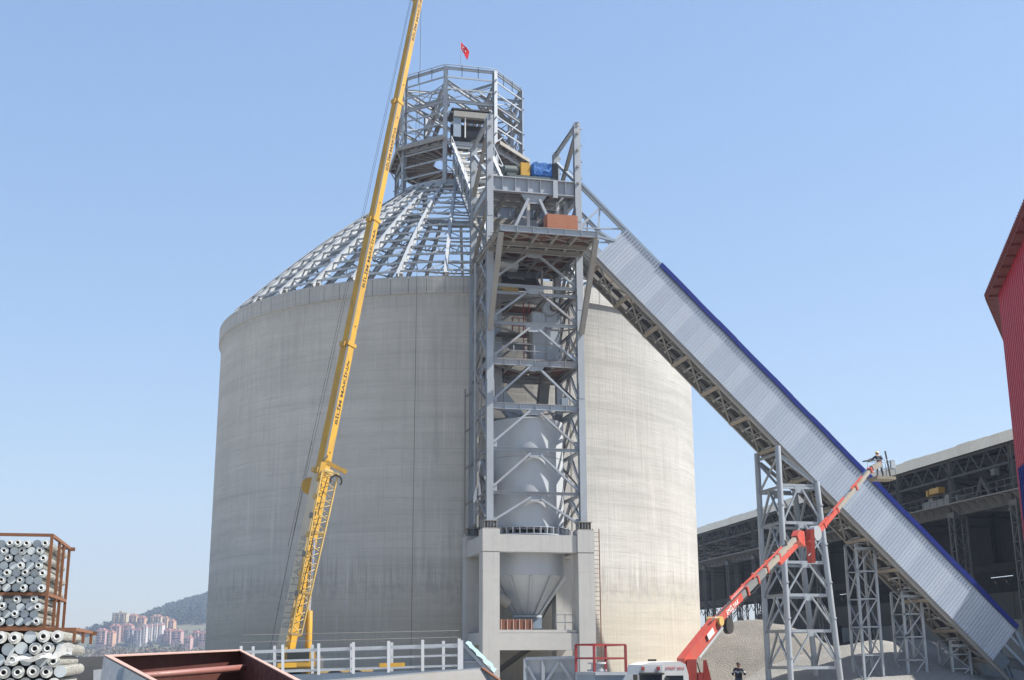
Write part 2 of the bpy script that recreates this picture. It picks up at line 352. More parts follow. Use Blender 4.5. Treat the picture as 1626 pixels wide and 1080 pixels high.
# ================================================================== lantern (head house) on top of the silo
lan = thing('head_house', 'octagonal open steel head house frame on top of the silo', 'steel frame', C + Vector((0, 0, 44.3)))
RV = 6.15; base_a = math.atan2(-E2.y, -E2.x)
VA = [base_a + R_(22.5 + 45 * k) for k in range(8)]
def hv(k, z, r=RV): return C + Vector((r * math.cos(VA[k % 8]), r * math.sin(VA[k % 8]), z))
ZT, ZB, ZD = 55.75, 43.9, 48.2
for k in range(8):
    out = Vector((math.cos(VA[k]), math.sin(VA[k]), 0))
    bar(lan, 'column', hv(k, ZB), hv(k, ZT), ('I', .36, .36), STEEL, up=out)
    bar(lan, 'ring_beam', hv(k, ZT - .12, RV - .02), hv(k + 1, ZT - .12, RV - .02), ('I', .18, .26), STEEL)
    bar(lan, 'ring_beam', hv(k, 52.3, RV - .03), hv(k + 1, 52.3, RV - .03), ('I', .2, .3), STEEL)
    bar(lan, 'ring_beam', hv(k, ZD - .1, RV - .03), hv(k + 1, ZD - .1, RV - .03), ('I', .2, .34), STEEL)
    bar(lan, 'handrail', hv(k, ZT + .25), hv(k + 1, ZT + .25), ('rod', .045, 6), STEEL)
    for q in (.33, .66): p = hv(k, ZT).lerp(hv(k + 1, ZT), q); bar(lan, 'rail_post', p - Vector((0, 0, .9)), p + Vector((0, 0, .25)), ('box', .06, .06), DARK)
    for j in range(9):
        z = 45.3 + 1.17 * j
        if abs(z - ZD) < .4 or abs(z - 52.3) < .35: continue
        if 46 < z < 51 and k == 7: continue         # the conveyor bridge comes in here
        bar(lan, 'girt', hv(k, z, RV + .17), hv(k + 1, z, RV + .17), ('C', .09, .14), STEEL)
    if k not in (7,):
        bar(lan, 'brace', hv(k, ZD + .1, RV - .1), hv(k + 1, 52.2, RV - .1), ('L', .11), STEEL)
    if k in (1, 4, 6): bar(lan, 'brace', hv(k + 1, ZD + .1, RV - .1), hv(k, 52.2, RV - .1), ('L', .11), STEEL)
    for z in (46, 49.4, 51.0, 53.6, 54.8): box(lan, 'cleat', hv(k, z, RV + .24), (.22, .1, .1), STEEL, x=out, y=Vector((-out.y, out.x, 0)))
for a, b in ((0, 3), (1, 2), (4, 7), (5, 6), (7, 2), (6, 3)):
    bar(lan, 'roof_girder', hv(a, 54.3, RV - .1), hv(b, 54.3, RV - .1), ('I', .22, .42), STEEL)
    bar(lan, 'floor_girder', hv(a, 52.9 if a % 2 else 53.2, RV - .1), hv(b, 52.9 if a % 2 else 53.2, RV - .1), ('I', .2, .36), STEEL)
for k in range(8):
    bar(lan, 'tie_rod', hv(k, 52.4, RV - .15), hv(k + 1, 54.2, RV - .15), ('rod', .045, 6), STEEL); bar(lan, 'tie_rod', hv(k + 1, 52.4, RV - .15), hv(k, 54.2, RV - .15), ('rod', .045, 6), STEEL)
    if k != 7: bar(lan, 'tie_rod', hv(k + 1, ZD + .3, RV - .2), hv(k, 50.2, RV - .2), ('rod', .04, 6), STEEL)
    if k % 2 == 0: q = hv(k, 0, 3.4 + k * .25); bar(lan, 'hanging_rope', q + Vector((0, 0, 46.5)), q + Vector((0, 0, 54.3)), ('rod', .018, 5), DARK)
    bar(lan, 'purlin', hv(k, 54.9, 3.2), hv(k + 1, 54.9, 3.2), ('C', .09, .14), STEEL); bar(lan, 'rafter', hv(k, 54.5, RV - .1), hv(k, 55.4, 1.6), ('I', .14, .22), STEEL)
for a, b in ((2, 5), (1, 6), (3, 0), (4, 7)):
    m = (hv(a, 0, 2.2) + Vector((0, 0, ZT - .2))); bar(lan, 'raking_leg', hv(a, 51.2, RV - .2), m, ('I', .3, .42), STEEL_D)
    bar(lan, 'post', hv(a, ZD, RV - .9), hv(a, 51.3, RV - .9), ('box', .3, .3), STEEL)
# octagonal deck of boards with joists below, open where the bridge enters
RD = 7.0; zt = ZD + .18
for k in range(8):
    if k == 7: continue
    a0, a1 = VA[k], VA[k + 1 if k < 7 else 0]; ri = 2.6
    def dv(a, r, z): return C + Vector((r * math.cos(a), r * math.sin(a), z))
    nb = 9
    for q in range(nb):
        r0, r1 = ri + (RD - ri) * q / nb, ri + (RD - ri) * (q + 1) / nb - .03
        mobj('deck_board', [dv(a, r, z) for z in (zt, zt + .05) for a, r in ((VA[k], r0), (VA[k], r1), (VA[(k + 1) % 8], r1), (VA[(k + 1) % 8], r0))], CF, BOARD, lan)
    for q in range(4):
        f = (q + .5) / 4; pa = hv(k, ZD, ri).lerp(hv(k + 1, ZD, ri), f); pb = hv(k, ZD, RD).lerp(hv(k + 1, ZD, RD), f); bar(lan, 'joist', pa, pb, ('I', .12, .24), STEEL_D)
    bar(lan, 'deck_edge', hv(k, ZD + .05, RD), hv(k + 1, ZD + .05, RD), ('C', .12, .34), STEEL_D)
    bar(lan, 'knee_brace', hv(k, ZD - .1, RD - .1), hv(k, ZD - 1.5, RV), ('L', .12), STEEL_D)
# cabin at the head of the bridge
yl = 20.6
box(lan, 'cabin_lintel', L(0, yl, 50.85), (3.3, .5, .55), STEEL_D)
box(lan, 'cabin_panel', L(-1.3, yl, 49.6), (.7, .12, 1.9), STEEL_B); box(lan, 'cabin_panel', L(1.55, yl, 49.6), (.5, .12, 1.9), STEEL)
box(lan, 'cabin_back', L(.2, yl + 2.4, 49.6), (3.4, .1, 2.6), DARK); box(lan, 'cabin_roof', L(0, yl + 1.2, 51.35), (3.7, 2.9, .12), DARK)
lathe('head_pulley', [(.0, -.7), (.4, -.7), (.4, .7), (0, .7)], 16, DARK, lan, (0, 0, 0)).matrix_basis = W[lan].inverted() @ frame(x=Vector((0, 0, 1)), y=E2, z=E1, c=L(.3, yl + .6, 49.2))
bar(lan, 'cabin_mullion', L(-.55, yl - .08, 48.6), L(-.55, yl - .08, 50.6), ('box', .1, .1), WHITE)

# flag
fp = C + Vector((.4, -5.3, 55.7))
flag = thing('flag', 'red flag drooping from a thin pole on the head house roof', 'flag', fp)
bar(flag, 'pole', fp, fp + Vector((-.12, 0, 3.1)), ('rod', .022, 6), STEEL_D)
vs, fs = [], []; NU, NV = 14, 10
def flagp(u, v):     # cloth hanging diagonally from the pole's head
    x = .10 + .80 * u * (1 - .25 * v) - .12; z = 3.0 - 1.0 * v * .75 - 1.0 * u - .15 * u * v; y = .12 * math.sin(7 * u + 2.2 * v) * (.3 + u)
    return fp + Vector((x, y, z))
for j in range(NV + 1):
    for i in range(NU + 1): vs.append(flagp(i / NU, j / NV))
for j in range(NV):
    for i in range(NU): a = j * (NU + 1) + i; fs.append((a, a + 1, a + NU + 2, a + NU + 1))
cl = mobj('cloth', vs, fs, FLAGR, flag, smooth=True)
def fmark(pts):
    return [flagp(u, v) + Vector((0, -.012, 0)) for u, v in pts]
cr = []
for k in range(13): t = R_(40 + 280 * k / 12); cr.append((.36 + .17 * math.cos(t) , .5 + .25 * math.sin(t)))
for k in range(12, -1, -1): t = R_(40 + 280 * k / 12); cr.append((.395 + .135 * math.cos(t), .5 + .2 * math.sin(t)))
mobj('crescent', fmark(cr), [(k, k + 1, 24 - k, 25 - k) for k in range(12)], INKW, cl)
st = [(.62 + (.085 if k % 2 == 0 else .034) * math.cos(R_(180 + 36 * k)), .5 + (.13 if k % 2 == 0 else .05) * math.sin(R_(180 + 36 * k))) for k in range(10)]
mobj('star', fmark(st + [(.62, .5)]), [(k, (k + 1) % 10, 10) for k in range(10)], INKW, cl)
# ================================================================== concrete frame under the tower
TX, TY = 3.27, 2.9
cf = thing('concrete_portal', 'concrete portal frame carrying the grey steel tower', 'concrete frame', L(0, 0, 0))
for sx in (-1, 1):
    for sy in (-1, 1):
        box(cf, 'column', L(sx * TX, sy * TY, 4.35), (1.16, 1.16, 8.9), CONC, bev=.02); box(cf, 'column_head', L(sx * TX, sy * TY, 9.56), (1.2, 1.2, 1.5), CONC, bev=.02)
for s in (-1, 1):
    box(cf, 'beam', L(0, s * TY, 9.38), (2 * TX - 1.2, .95, 1.16), CONC, bev=.02); box(cf, 'beam', L(s * TX, 0, 9.38), (.95, 2 * TY - 1.2, 1.16), CONC, bev=.02)
    box(cf, 'tie_beam', L(0, s * TY, 3.0), (2 * TX - 1.16, .8, 1.1), CONC, bev=.02); box(cf, 'tie_beam', L(s * TX, 0, 3.2), (.8, 2 * TY - 1.16, .8), CONC, bev=.02)
box(cf, 'floor_slab', L(0, 0, 3.66), (2 * TX - 1.25, 2 * TY + .6, .2), CONC, bev=.015)
for a, b in (((-3.2, 2.2, 0), (1.6, 2.2, 3.2)), ((3.1, 2.6, 7.2), (1.2, 2.6, 4.0)), ((-2.6, 2.4, 7.4), (0.4, 2.4, 4.6))):
    bar(cf, 'strut', L(*a), L(*b), ('I', .3, .34), DARKGREY)
bar(cf, 'downpipe', L(1.2, 2.4, 3.7), L(1.2, 2.4, 7.2), ('rod', .28, 12), STEEL)
lad = thing('ladder', 'thin rusty ladder fixed to the right concrete column', 'ladder', L(TX + .95, -TY + .2, 0))
for dx in (-.22, .22): bar(lad, 'stile', L(TX + .95 + dx, -TY + .2, 1.2), L(TX + .95 + dx, -TY + .2, 10.5), ('box', .05, .06), RUST)
for k in range(30): z = 1.4 + .305 * k; bar(lad, 'rung', L(TX + .73, -TY + .2, z), L(TX + 1.17, -TY + .2, z), ('rod', .018, 6), RUST)
rb = thing('red_guard_box', 'red-brown ribbed plate guard standing on the concrete floor', 'guard', L(-1.6, -2.6, 3.76))
box(rb, 'plate', L(-1.6, -2.75, 4.1), (2.6, .05, .68), BOARD)
for k in range(7): box(rb, 'rib', L(-2.85 + .41 * k, -2.80, 4.1), (.05, .05, .68), OXIDE_L)
gr = thing('floor_handrail', 'small pale handrail around the concrete floor edge', 'handrail', L(2.1, -2.4, 3.76))
for x in (1.4, 2.0, 2.6): bar(gr, 'post', L(x, -2.5, 3.76), L(x, -2.5, 4.75), ('rod', .03, 6), RAILW)
for z in (4.25, 4.75): bar(gr, 'rail', L(1.4, -2.5, z), L(2.6, -2.5, z), ('rod', .028, 6), RAILW)

# ================================================================== steel storage bin inside the tower
bin_ = thing('storage_bin', 'tall grey cylindrical steel bin with conical outlet inside the tower', 'steel bin', L(0, 0, 4.6))
BR = 2.62
lathe('shell', [(0, 18.35), (1.5, 18.4), (BR, 18.05), (BR, 10.4)], 64, STEEL_L, bin_, L(0, 0, 0))
for z in (12.9, 15.4): lathe('seam_band', [(BR + .004, z - .03), (BR + .02, z - .03), (BR + .02, z + .03), (BR + .004, z + .03)], 64, STEEL, bin_, L(0, 0, 0))
lathe('support_ring', [(BR - .05, 10.02), (3.15, 10.02), (3.15, 10.10), (BR + .03, 10.10)], 64, STEEL, bin_, L(0, 0, 0))
lathe('support_ring', [(BR + .01, 10.52), (3.05, 10.52), (3.05, 10.57), (BR + .01, 10.57)], 64, STEEL, bin_, L(0, 0, 0))
for k in range(40):
    a = 2 * math.pi * k / 40; d = Vector((math.cos(a), math.sin(a), 0)); box(bin_, 'ring_fin', L(0, 0, 10.31) + d * (BR + .25), (.46, .03, .41), RAILW, x=d, y=Vector((-d.y, d.x, 0)))
lathe('lower_shell', [(BR, 10.02), (BR + .06, 10.0), (BR + .06, 7.35)], 64, STEEL_L, bin_, L(0, 0, 0))
lathe('cone', [(BR + .05, 7.37), (.78, 4.75)], 64, STEEL_L, bin_, L(0, 0, 0))
for k in range(12):
    a = 2 * math.pi * k / 12 + .1; d = Vector((math.cos(a), math.sin(a), 0)); bar(bin_, 'cone_stiffener', L(0, 0, 7.3) + d * (BR + .1), L(0, 0, 4.75) + d * .84, ('I', .10, .10), STEEL_L, up=d)
lathe('outlet_flange', [(.7, 4.78), (1.02, 4.78), (1.02, 4.62), (.7, 4.62)], 32, STEEL, bin_, L(0, 0, 0))
box(bin_, 'outlet_box', L(0, 0, 4.2), (1.7, 1.5, .75), STEEL_B); box(bin_, 'slide_gate', L(0, 0, 3.82), (1.8, 1.6, .12), DARK)
o = lathe('vibrator', [(0, -.5), (.32, -.5), (.38, -.4), (.38, .4), (.32, .5), (0, .5)], 16, STEEL_D, bin_, (0, 0, 0)); ax = Vector((0, 0, 1)).cross(E1).normalized()
o.matrix_basis = W[bin_].inverted() @ frame(x=E2, y=(E1 * .6 + Vector((0, 0, .8))), z=(E1 * .8 - Vector((0, 0, .6))), c=L(-2.0, -1.5, 5.75))

# ================================================================== steel tower
tw = thing('steel_tower', 'tall grey steel transfer tower with braced faces and decks', 'steel tower', L(0, 0, 10.2))
Z0, ZTOP = 10.45, 40.2
LV = [10.5, 12.8, 15.8, 18.75, 21.85, 24.65, 27.4, 30.1]
for sx in (-1, 1):
    for sy in (-1, 1):
        bar(tw, 'leg', L(sx * TX, sy * TY, Z0), L(sx * TX, sy * TY, ZTOP), ('I', .46, .46), STEEL, up=E2)
        box(tw, 'flange_cover', L(sx * TX, sy * TY + (-.236 if sy < 0 else .236), (Z0 + ZTOP) / 2), (.468, .012, ZTOP - Z0 - .02), STEEL)
        box(tw, 'base_plate', L(sx * TX, sy * TY, 10.35), (1.05, 1.05, .06), STEEL_D); box(tw, 'base_plate', L(sx * TX, sy * TY, 10.87), (.98, .98, .05), STEEL_D)
        for q in range(5):
            for fy in (-1, 1): box(tw, 'base_fin', L(sx * TX - .4 + .2 * q, sy * TY + fy * .26, 10.61), (.03, .4, .46), STEEL_D)
        for z in (20.0, 26.4, 33.0): box(tw, 'splice_plate', L(sx * TX, sy * TY + (-.252 if sy < 0 else .252), z), (.40, .02, 1.1), STEEL)
def face(a, b, n, deep):     # braced face between two legs; a, b local (x, y); n outward
    A = lambda z: L(a[0], a[1], z); B = lambda z: L(b[0], b[1], z); u = (B(0) - A(0)).normalized()
    for i, z in enumerate(LV):
        hgt = .42 if z in deep else .2
        if i > 0: bar(tw, 'beam', A(z) + u * .24, B(z) - u * .24, ('I', .2, hgt), STEEL_R if i % 3 == 1 else STEEL)
        if z in deep:
            for q in range(1, 6): p = A(z).lerp(B(z), q / 6); box(tw, 'web_stiffener', p + n * .055, (.025, .10, hgt - .06), STEEL, x=u, y=n)
        if i < len(LV) - 1:
            zt = LV[i + 1]; m = A(zt - .2).lerp(B(zt - .2), .5) - Vector((0, 0, .12))
            for s, P in ((-1, A(z + .35) + u * .3), (1, B(z + .35) - u * .3)):
                bar(tw, 'brace', P, m + u * s * .35, ('C', .14, .2), STEEL_R if (i + s) % 3 == 0 else STEEL, up=n)
                box(tw, 'gusset', P + u * (-s * -.02), (.5, .03, .55), STEEL, x=u, y=n)
            plate(tw, 'gusset', [m + u * -.75 + Vector((0, 0, .22)), m + u * .75 + Vector((0, 0, .22)), m + u * .45 - Vector((0, 0, .22)), m - u * .45 - Vector((0, 0, .22))], .03, STEEL)
deep = (18.75, 21.85, 30.1)
face((-TX, -TY), (TX, -TY), -E2, deep); face((-TX, TY), (TX, TY), E2, deep); face((-TX, -TY), (-TX, TY), -E1, deep); face((TX, -TY), (TX, TY), E1, deep)
# secondary bracing, conduits, cable trays and loose lines
for x in (-TX, TX):
    for i in range(len(LV) - 1):
        a, b = LV[i], LV[i + 1]; s = 1 if i % 2 else -1
        bar(tw, 'side_brace', L(x, -TY * s * .92, a + .3), L(x, TY * s * .92, b - .3), ('L', .13), STEEL_D); bar(tw, 'side_post', L(x, 0, a + .1), L(x, 0, b - .3), ('L', .10), STEEL_D)
for i, z in enumerate(LV[3:]):
    bar(tw, 'plan_brace', L(-TX, -TY, z - .15), L(TX, TY, z - .15), ('L', .12), STEEL_D); bar(tw, 'plan_brace', L(TX, -TY, z - .17), L(-TX, TY, z - .17), ('L', .12), STEEL_D)
rt = random.Random(21)
for k in range(9):
    x, y = rt.uniform(-2.9, 2.9), rt.choice((-2.7, -1.8, 1.6, 2.5)); z = rt.choice((21.8, 26.9, 30.0)); bar(tw, 'hanging_line', L(x, y, z), L(x + rt.uniform(-.1, .1), y, z - rt.uniform(1.5, 4.5)), ('rod', .014, 5), DARK)
bar(tw, 'conduit', L(TX + .3, -TY + .1, 10.6), L(TX + .3, -TY + .1, 34.3), ('rod', .045, 6), STEEL_D); bar(tw, 'conduit', L(-TX + .34, -TY + .2, 18.9), L(-TX + .34, -TY + .2, 30.0), ('rod', .05, 6), GALV)
bar(tw, 'cable_tray', L(-TX - .3, .6, 11), L(-TX - .3, .6, 30), ('box', .08, .3), GALV)
for x0, x1, y, z in ((-3.0, 3.0, -2.75, 22.2), (-3.0, -.3, 2.6, 27.1), (-3.1, 3.1, 2.7, 30.4)):
    for zz in (.55, 1.05): bar(tw, 'handrail', L(x0, y, z + zz), L(x1, y, z + zz), ('rod', .022, 5), STEEL_R)
    for q in range(5): x = x0 + (x1 - x0) * q / 4; bar(tw, 'handrail_post', L(x, y, z), L(x, y, z + 1.05), ('rod', .022, 5), STEEL_R)
for x, y, z, sx, sz in ((-2.4, 2.0, 22.7, .7, 1.1), (2.5, 1.9, 22.75, .6, 1.2), (1.9, -5.2, 30.75, .5, .7), (-2.5, -5.8, 30.6, .9, .35), (2.4, -1.6, 19.3, .5, .8)): box(tw, 'cabinet', L(x, y, z), (sx, .5, sz), rt.choice((STEEL_B, STEEL_D, DARKGREY)), bev=.02)
# stub columns beside the left face
for y in (-2.0, 2.6): bar(tw, 'service_post', L(-TX - .62, y, 10.5), L(-TX - .62, y, 21.0), ('box', .12, .12), STEEL_D)
for z in (12.5, 15.1, 17.8, 20.4): bar(tw, 'service_arm', L(-TX - .62, -2.0, z), L(-TX - .2, -2.0, z + .3), ('box', .12, .16), STEEL_D); bar(tw, 'service_arm', L(-TX - .62, 2.6, z), L(-TX - .2, 2.6, z + .3), ('box', .12, .16), STEEL_D)
# upper girders and the hoist portal
for y in (-TY, TY): 
    bar(tw, 'girder', L(-TX + .24, y, 34.95), L(TX - .24, y, 34.95), ('I', .4, 1.15), STEEL)
    for q in range(1, 7): p = L(-TX + 6.54 * q / 7, y, 34.95); box(tw, 'web_stiffener', p - E2 * .1, (.03, .19, 1.0), STEEL)
    m = L(0, y, 34.0)
    for s in (-1, 1): bar(tw, 'brace', m + E1 * s * .4, L(s * 2.0, y, 30.5), ('I', .2, .24), STEEL, up=E2)
    plate(tw, 'gusset', [m + E1 * -1.0 + Vector((0, 0, .35)), m + E1 * 1.0 + Vector((0, 0, .35)), m + E1 * .5 - Vector((0, 0, .35)), m - E1 * .5 - Vector((0, 0, .35))], .04, STEEL)
box(tw, 'splice_plate', L(1.55, -TY - .26, 34.8), (.34, .10, 1.35), STEEL)
for x in (-TX, TX):
    bar(tw, 'girder', L(x, -TY + .24, 34.6), L(x, TY - .24, 34.6), ('I', .3, .8), STEEL)
    bar(tw, 'portal_beam', L(x, -TY - .3, 40.05), L(x, TY + .3, 40.05), ('I', .24, .3), STEEL)
    bar(tw, 'brace', L(x, -TY, 39.5), L(x, TY, 36.0), ('I', .26, .3), STEEL_D); bar(tw, 'brace', L(x, -TY, 35.5), L(x, TY - .2, 39.3), ('I', .2, .24), STEEL)
    bar(tw, 'brace', L(x, -TY, 30.6), L(x, TY, 34.0), ('I', .26, .3), STEEL_D); bar(tw, 'brace', L(x, TY, 30.6), L(x, -TY, 34.0), ('I', .22, .26), STEEL_D)
    for y in (-TY, TY):
        for z in (35.9, 37.2, 38.5, 39.8):
            box(tw, 'bolt_lug', L(x + (.3 if x > 0 else -.3), y, z), (.2, .16, .12), STEEL); box(tw, 'bolt_lug', L(x, y - .28, z - .5), (.16, .16, .16), STEEL_D)
for y in (-1.2, 0, 1.2): bar(tw, 'floor_beam', L(-TX, y, 35.0), L(TX, y, 35.0), ('I', .22, .45), STEEL_D)
for x in (-1.6, 0, 1.6): bar(tw, 'floor_beam', L(x, -TY, 34.9), L(x, TY, 34.9), ('I', .2, .4), STEEL_D)
# decks: joists, edge beams and boards
def deck(x0, x1, y0, y1, z, nj, edge=.42, boards=True, holes=()):
    for y in (y0, y1): bar(tw, 'deck_beam', L(x0, y, z - edge / 2), L(x1, y, z - edge / 2), ('I', .2, edge), STEEL)
    for x in (x0, x1): bar(tw, 'deck_beam', L(x, y0 + .1, z - edge / 2), L(x, y1 - .1, z - edge / 2), ('I', .2, edge - .04), STEEL_D)
    for q in range(1, nj): x = x0 + (x1 - x0) * q / nj; bar(tw, 'joist', L(x, y0 + .1, z - .2), L(x, y1 - .1, z - .2), ('I', .2, .3), STEEL_D)
    n = int((y1 - y0) / .42)
    for k in range(n):
        ya = y0 + (y1 - y0) * k / n; yb = ya + (y1 - y0) / n - .025; segs = [(x0, x1)]
        for hx0, hx1, hy0, hy1 in holes:
            if hy0 < (ya + yb) / 2 < hy1: segs = [(x0, hx0), (hx1, x1)]
        for a, b in segs:
            if b - a > .3: box(tw, 'deck_board', L((a + b) / 2, (ya + yb) / 2, z + .02), (b - a - .02, yb - ya, .04), BOARD)
deck(-3.45, 3.45, -7.1, 2.9, 30.35, 5)
for k in range(4):
    x = -3.0 + 1.9 * k
    for y in (-6.0, -4.4, -1.2, .8): bar(tw, 'deck_bracing', L(x - .9, y - .5, 30.0), L(x + .9, y + .5, 30.0), ('L', .09), STEEL_D); bar(tw, 'deck_bracing', L(x + .9, y - .5, 29.98), L(x - .9, y + .5, 29.98), ('L', .09), STEEL_D)
for q in range(7): box(tw, 'web_stiffener', L(-3.4 + 6.8 * q / 6, -7.16, 30.14), (.03, .12, .34), STEEL)
bar(tw, 'deck_beam', L(-3.4, -4.6, 29.95), L(3.4, -4.6, 29.95), ('I', .2, .34), STEEL_D); bar(tw, 'deck_beam', L(-3.4, -3.2, 29.92), L(3.4, -3.2, 29.92), ('I', .2, .34), STEEL_D)
for s in (-1, 1): bar(tw, 'deck_strut', L(s * 3.35, -7.0, 29.9), L(s * 3.3, -TY - .3, 24.1), ('box', .34, .34), STEEL_D)
deck(-3.1, 3.1, -2.75, 2.75, 22.15, 4, .3, holes=((-1, 1, -1, 1),))
deck(-3.1, 3.1, -2.75, 2.75, 27.0, 3, .2, holes=((-2.4, 3.0, -2.6, 1.2),))
box(tw, 'floor_plank', L(-1.0, -2.2, 27.6), (3.6, .3, .08), YELLOW_P); box(tw, 'floor_plank', L(-1.6, -1.8, 27.5), (1.2, .8, .5), YELLOW_P)
# the boxed chutes and ducts
def chute(name, pts, w, mat, par=tw):
    for a, b in zip(pts[:-1], pts[1:]): bar(par, name, L(*a), L(*b), ('box', w, w), mat)
chute('chute', [(-2.2, .6, 26.5), (-2.2, .6, 20.6), (-.4, .4, 18.4)], 1.0, STEEL)
chute('chute', [(0.2, 1.4, 33.6), (-1.6, 1.2, 30.6)], 1.3, DARKGREY); chute('chute', [(-2.3, .9, 30.0), (-2.3, .9, 26.4)], 1.2, STEEL_D)
chute('duct', [(1.5, 0, 22.0), (1.2, 0, 19.4)], .7, DARKGREY); chute('duct', [(-.6, 1.9, 24.8), (-2.4, 1.9, 24.6)], .55, STEEL_D)
box(tw, 'shed_panel', L(-.9, 1.8, 32.4), (3.2, .1, 3.2), STEEL_D); box(tw, 'shed_panel', L(1.2, 2.2, 32.6), (2.0, .1, 3.6), DARKGREY)
box(tw, 'hood', L(.1, .3, 32.2), (1.7, 1.6, 2.2), STEEL_B)
for x in (-.2, 2.0): bar(tw, 'hanger', L(x, -2.0, 30.6), L(x, -2.0, 34.2), ('box', .2, .24), RAILW)
bar(tw, 'hanger', L(2.7, -1.6, 30.5), L(2.7, -1.6, 34.4), ('I', .3, .3), STEEL); bar(tw, 'hanger', L(2.9, 1.4, 30.5), L(2.9, 1.4, 36.2), ('I', .3, .3), STEEL)
# red handrails and caged ladder by the filter
for x in (-1.1, -.6, -.1): bar(tw, 'handrail_post', L(x, -.6, 24.5), L(x, -.6, 25.7), ('rod', .035, 6), RED_D)
for z in (25.1, 25.7): bar(tw, 'handrail', L(-1.1, -.6, z), L(-.1, -.6, z), ('rod', .03, 6), RED_D); bar(tw, 'handrail', L(1.6, .6, z + .4), L(2.7, .6, z + .4), ('rod', .03, 6), RED_D)
bar(tw, 'walkway', L(-2.2, -.5, 24.45), L(.1, -.5, 24.45), ('box', 1.0, .12), DARKGREY)
for dx in (0, .4): bar(tw, 'ladder_stile', L(-.35 + dx, -1.0, 22.2), L(-.35 + dx, -1.0, 26.8), ('rod', .035, 6), RED_D)
for k in range(14): z = 22.4 + .31 * k; bar(tw, 'ladder_rung', L(-.35, -1.0, z), L(.05, -1.0, z), ('rod', .02, 6), RED_D)
lathe('tank', [(0, -1.0), (.3, -1.0), (.45, -.8), (.45, .8), (.3, 1.0), (0, 1.0)], 20, GALV, tw, (0, 0, 0)).matrix_basis = W[tw].inverted() @ frame(x=E2, y=Vector((0, 0, 1)), z=E1, c=L(-1.9, -1.6, 29.3))
# loose white sheet caught on the left face
vs, fs = [], []
for j in range(7):
    for i in range(4): vs.append(L(-TX - .35 - .25 * math.sin(j * .9 + i) * .5, -1.9 + .5 * i + .12 * j, 15.0 - .42 * j + .1 * math.sin(i * 2)))
for j in range(6):
    for i in range(3): a = j * 4 + i; fs.append((a, a + 1, a + 5, a + 4))
tag(mobj('plastic_sheet', vs, fs, WHITE, smooth=True), "torn white sheet hanging on the tower's left side", 'plastic sheet')

# ================================================================== things standing in the tower
dr = thing('drive_unit', 'blue wrapped gearbox drive with yellow coupling guard on the tower top', 'drive unit', L(-.2, -1.9, 35.6))
box(dr, 'base_frame', L(0, -2.0, 35.72), (3.6, 1.1, .4), MOTOR, bev=.03)
box(dr, 'gearbox', L(.75, -2.0, 36.5), (1.55, 1.0, 1.1), TARP_B, bev=.12); box(dr, 'coupling_guard', L(-.5, -2.05, 36.45), (.72, .8, 1.05), YELLOW, bev=.04)
o = lathe('motor', [(0, -.65), (.25, -.65), (.38, -.5), (.38, .55), (.2, .65), (0, .65)], 20, MOTOR, dr, (0, 0, 0)); o.matrix_basis = W[dr].inverted() @ frame(x=E2, y=Vector((0, 0, 1)), z=E1, c=L(-1.5, -2.0, 36.4))
box(dr, 'side_cover', L(1.75, -1.6, 36.35), (.5, 1.6, 1.5), DARK, bev=.04); box(dr, 'motor_foot', L(-1.5, -2.0, 36.0), (.7, .7, .25), MOTOR)
vs, fs = [], []
for j in range(8):
    for i in range(7): vs.append(L(.1 + .22 * i, -2.55 - .07 * math.sin(i * 1.7 + j * 1.3), 37.0 - .13 * j + .08 * math.sin(i * 2.3)))
for j in range(7):
    for i in range(6):
        if not (j > 4 and i > 2): a = j * 7 + i; fs.append((a, a + 1, a + 8, a + 7))
mobj('wrapping', vs, fs, TARP_B, dr, smooth=True)
tag(box(None, 'rust_coloured_bin', L(1.05, -6.2, 31.0), (2.2, 1.0, 1.15), paint('pale_rust', (.40, .16, .085), .8, dirt=(.25, .1, .06), amt=.5), bev=.03), 'rust coloured plate box standing on the upper tower deck', 'steel box')
bf = thing('bag_filter', 'grey panelled dust filter box with fan on the tower deck', 'dust filter', L(.9, -.9, 22.2))
FB = L(1.0, -.9, 0)
for i in range(2):
    for j in range(3): box(bf, 'panel', L(.55 + .98 * i, -1.9, 22.9 + 1.18 * j), (.94, .06, 1.13), STEEL)
for j in range(3): box(bf, 'side_panel', L(.03, -1.2, 22.9 + 1.18 * j), (.05, 1.35, 1.13), STEEL_D); box(bf, 'side_panel', L(2.07, -1.2, 22.9 + 1.18 * j), (.05, 1.35, 1.13), STEEL)
box(bf, 'casing', L(1.04, -1.15, 24.07), (1.96, 1.4, 3.6), STEEL)
for z in (22.3, 23.48, 24.66, 25.84): bar(bf, 'rail', L(0, -1.94, z), L(2.1, -1.94, z), ('box', .05, .07), STEEL_D)
o = lathe('fan', [(0, -.3), (.5, -.3), (.55, 0), (.5, .3), (0, .3)], 20, STEEL, bf, (0, 0, 0)); o.matrix_basis = W[bf].inverted() @ frame(x=E1, y=Vector((0, 0, 1)), z=-E2, c=L(1.3, -2.0, 26.1))
o = lathe('fan_outlet', [(.16, 0), (.3, 0), (.3, .5), (.16, .5)], 16, DARK, bf, (0, 0, 0)); o.matrix_basis = W[bf].inverted() @ frame(x=E1, y=Vector((0, 0, 1)), z=-E2, c=L(1.55, -2.2, 26.15))
tag(box(None, 'floodlight_box', L(2.6, -2.6, 22.5), (.5, .4, .5), STEEL, bev=.03), 'small grey control box at the right edge of the middle tower deck', 'control box')

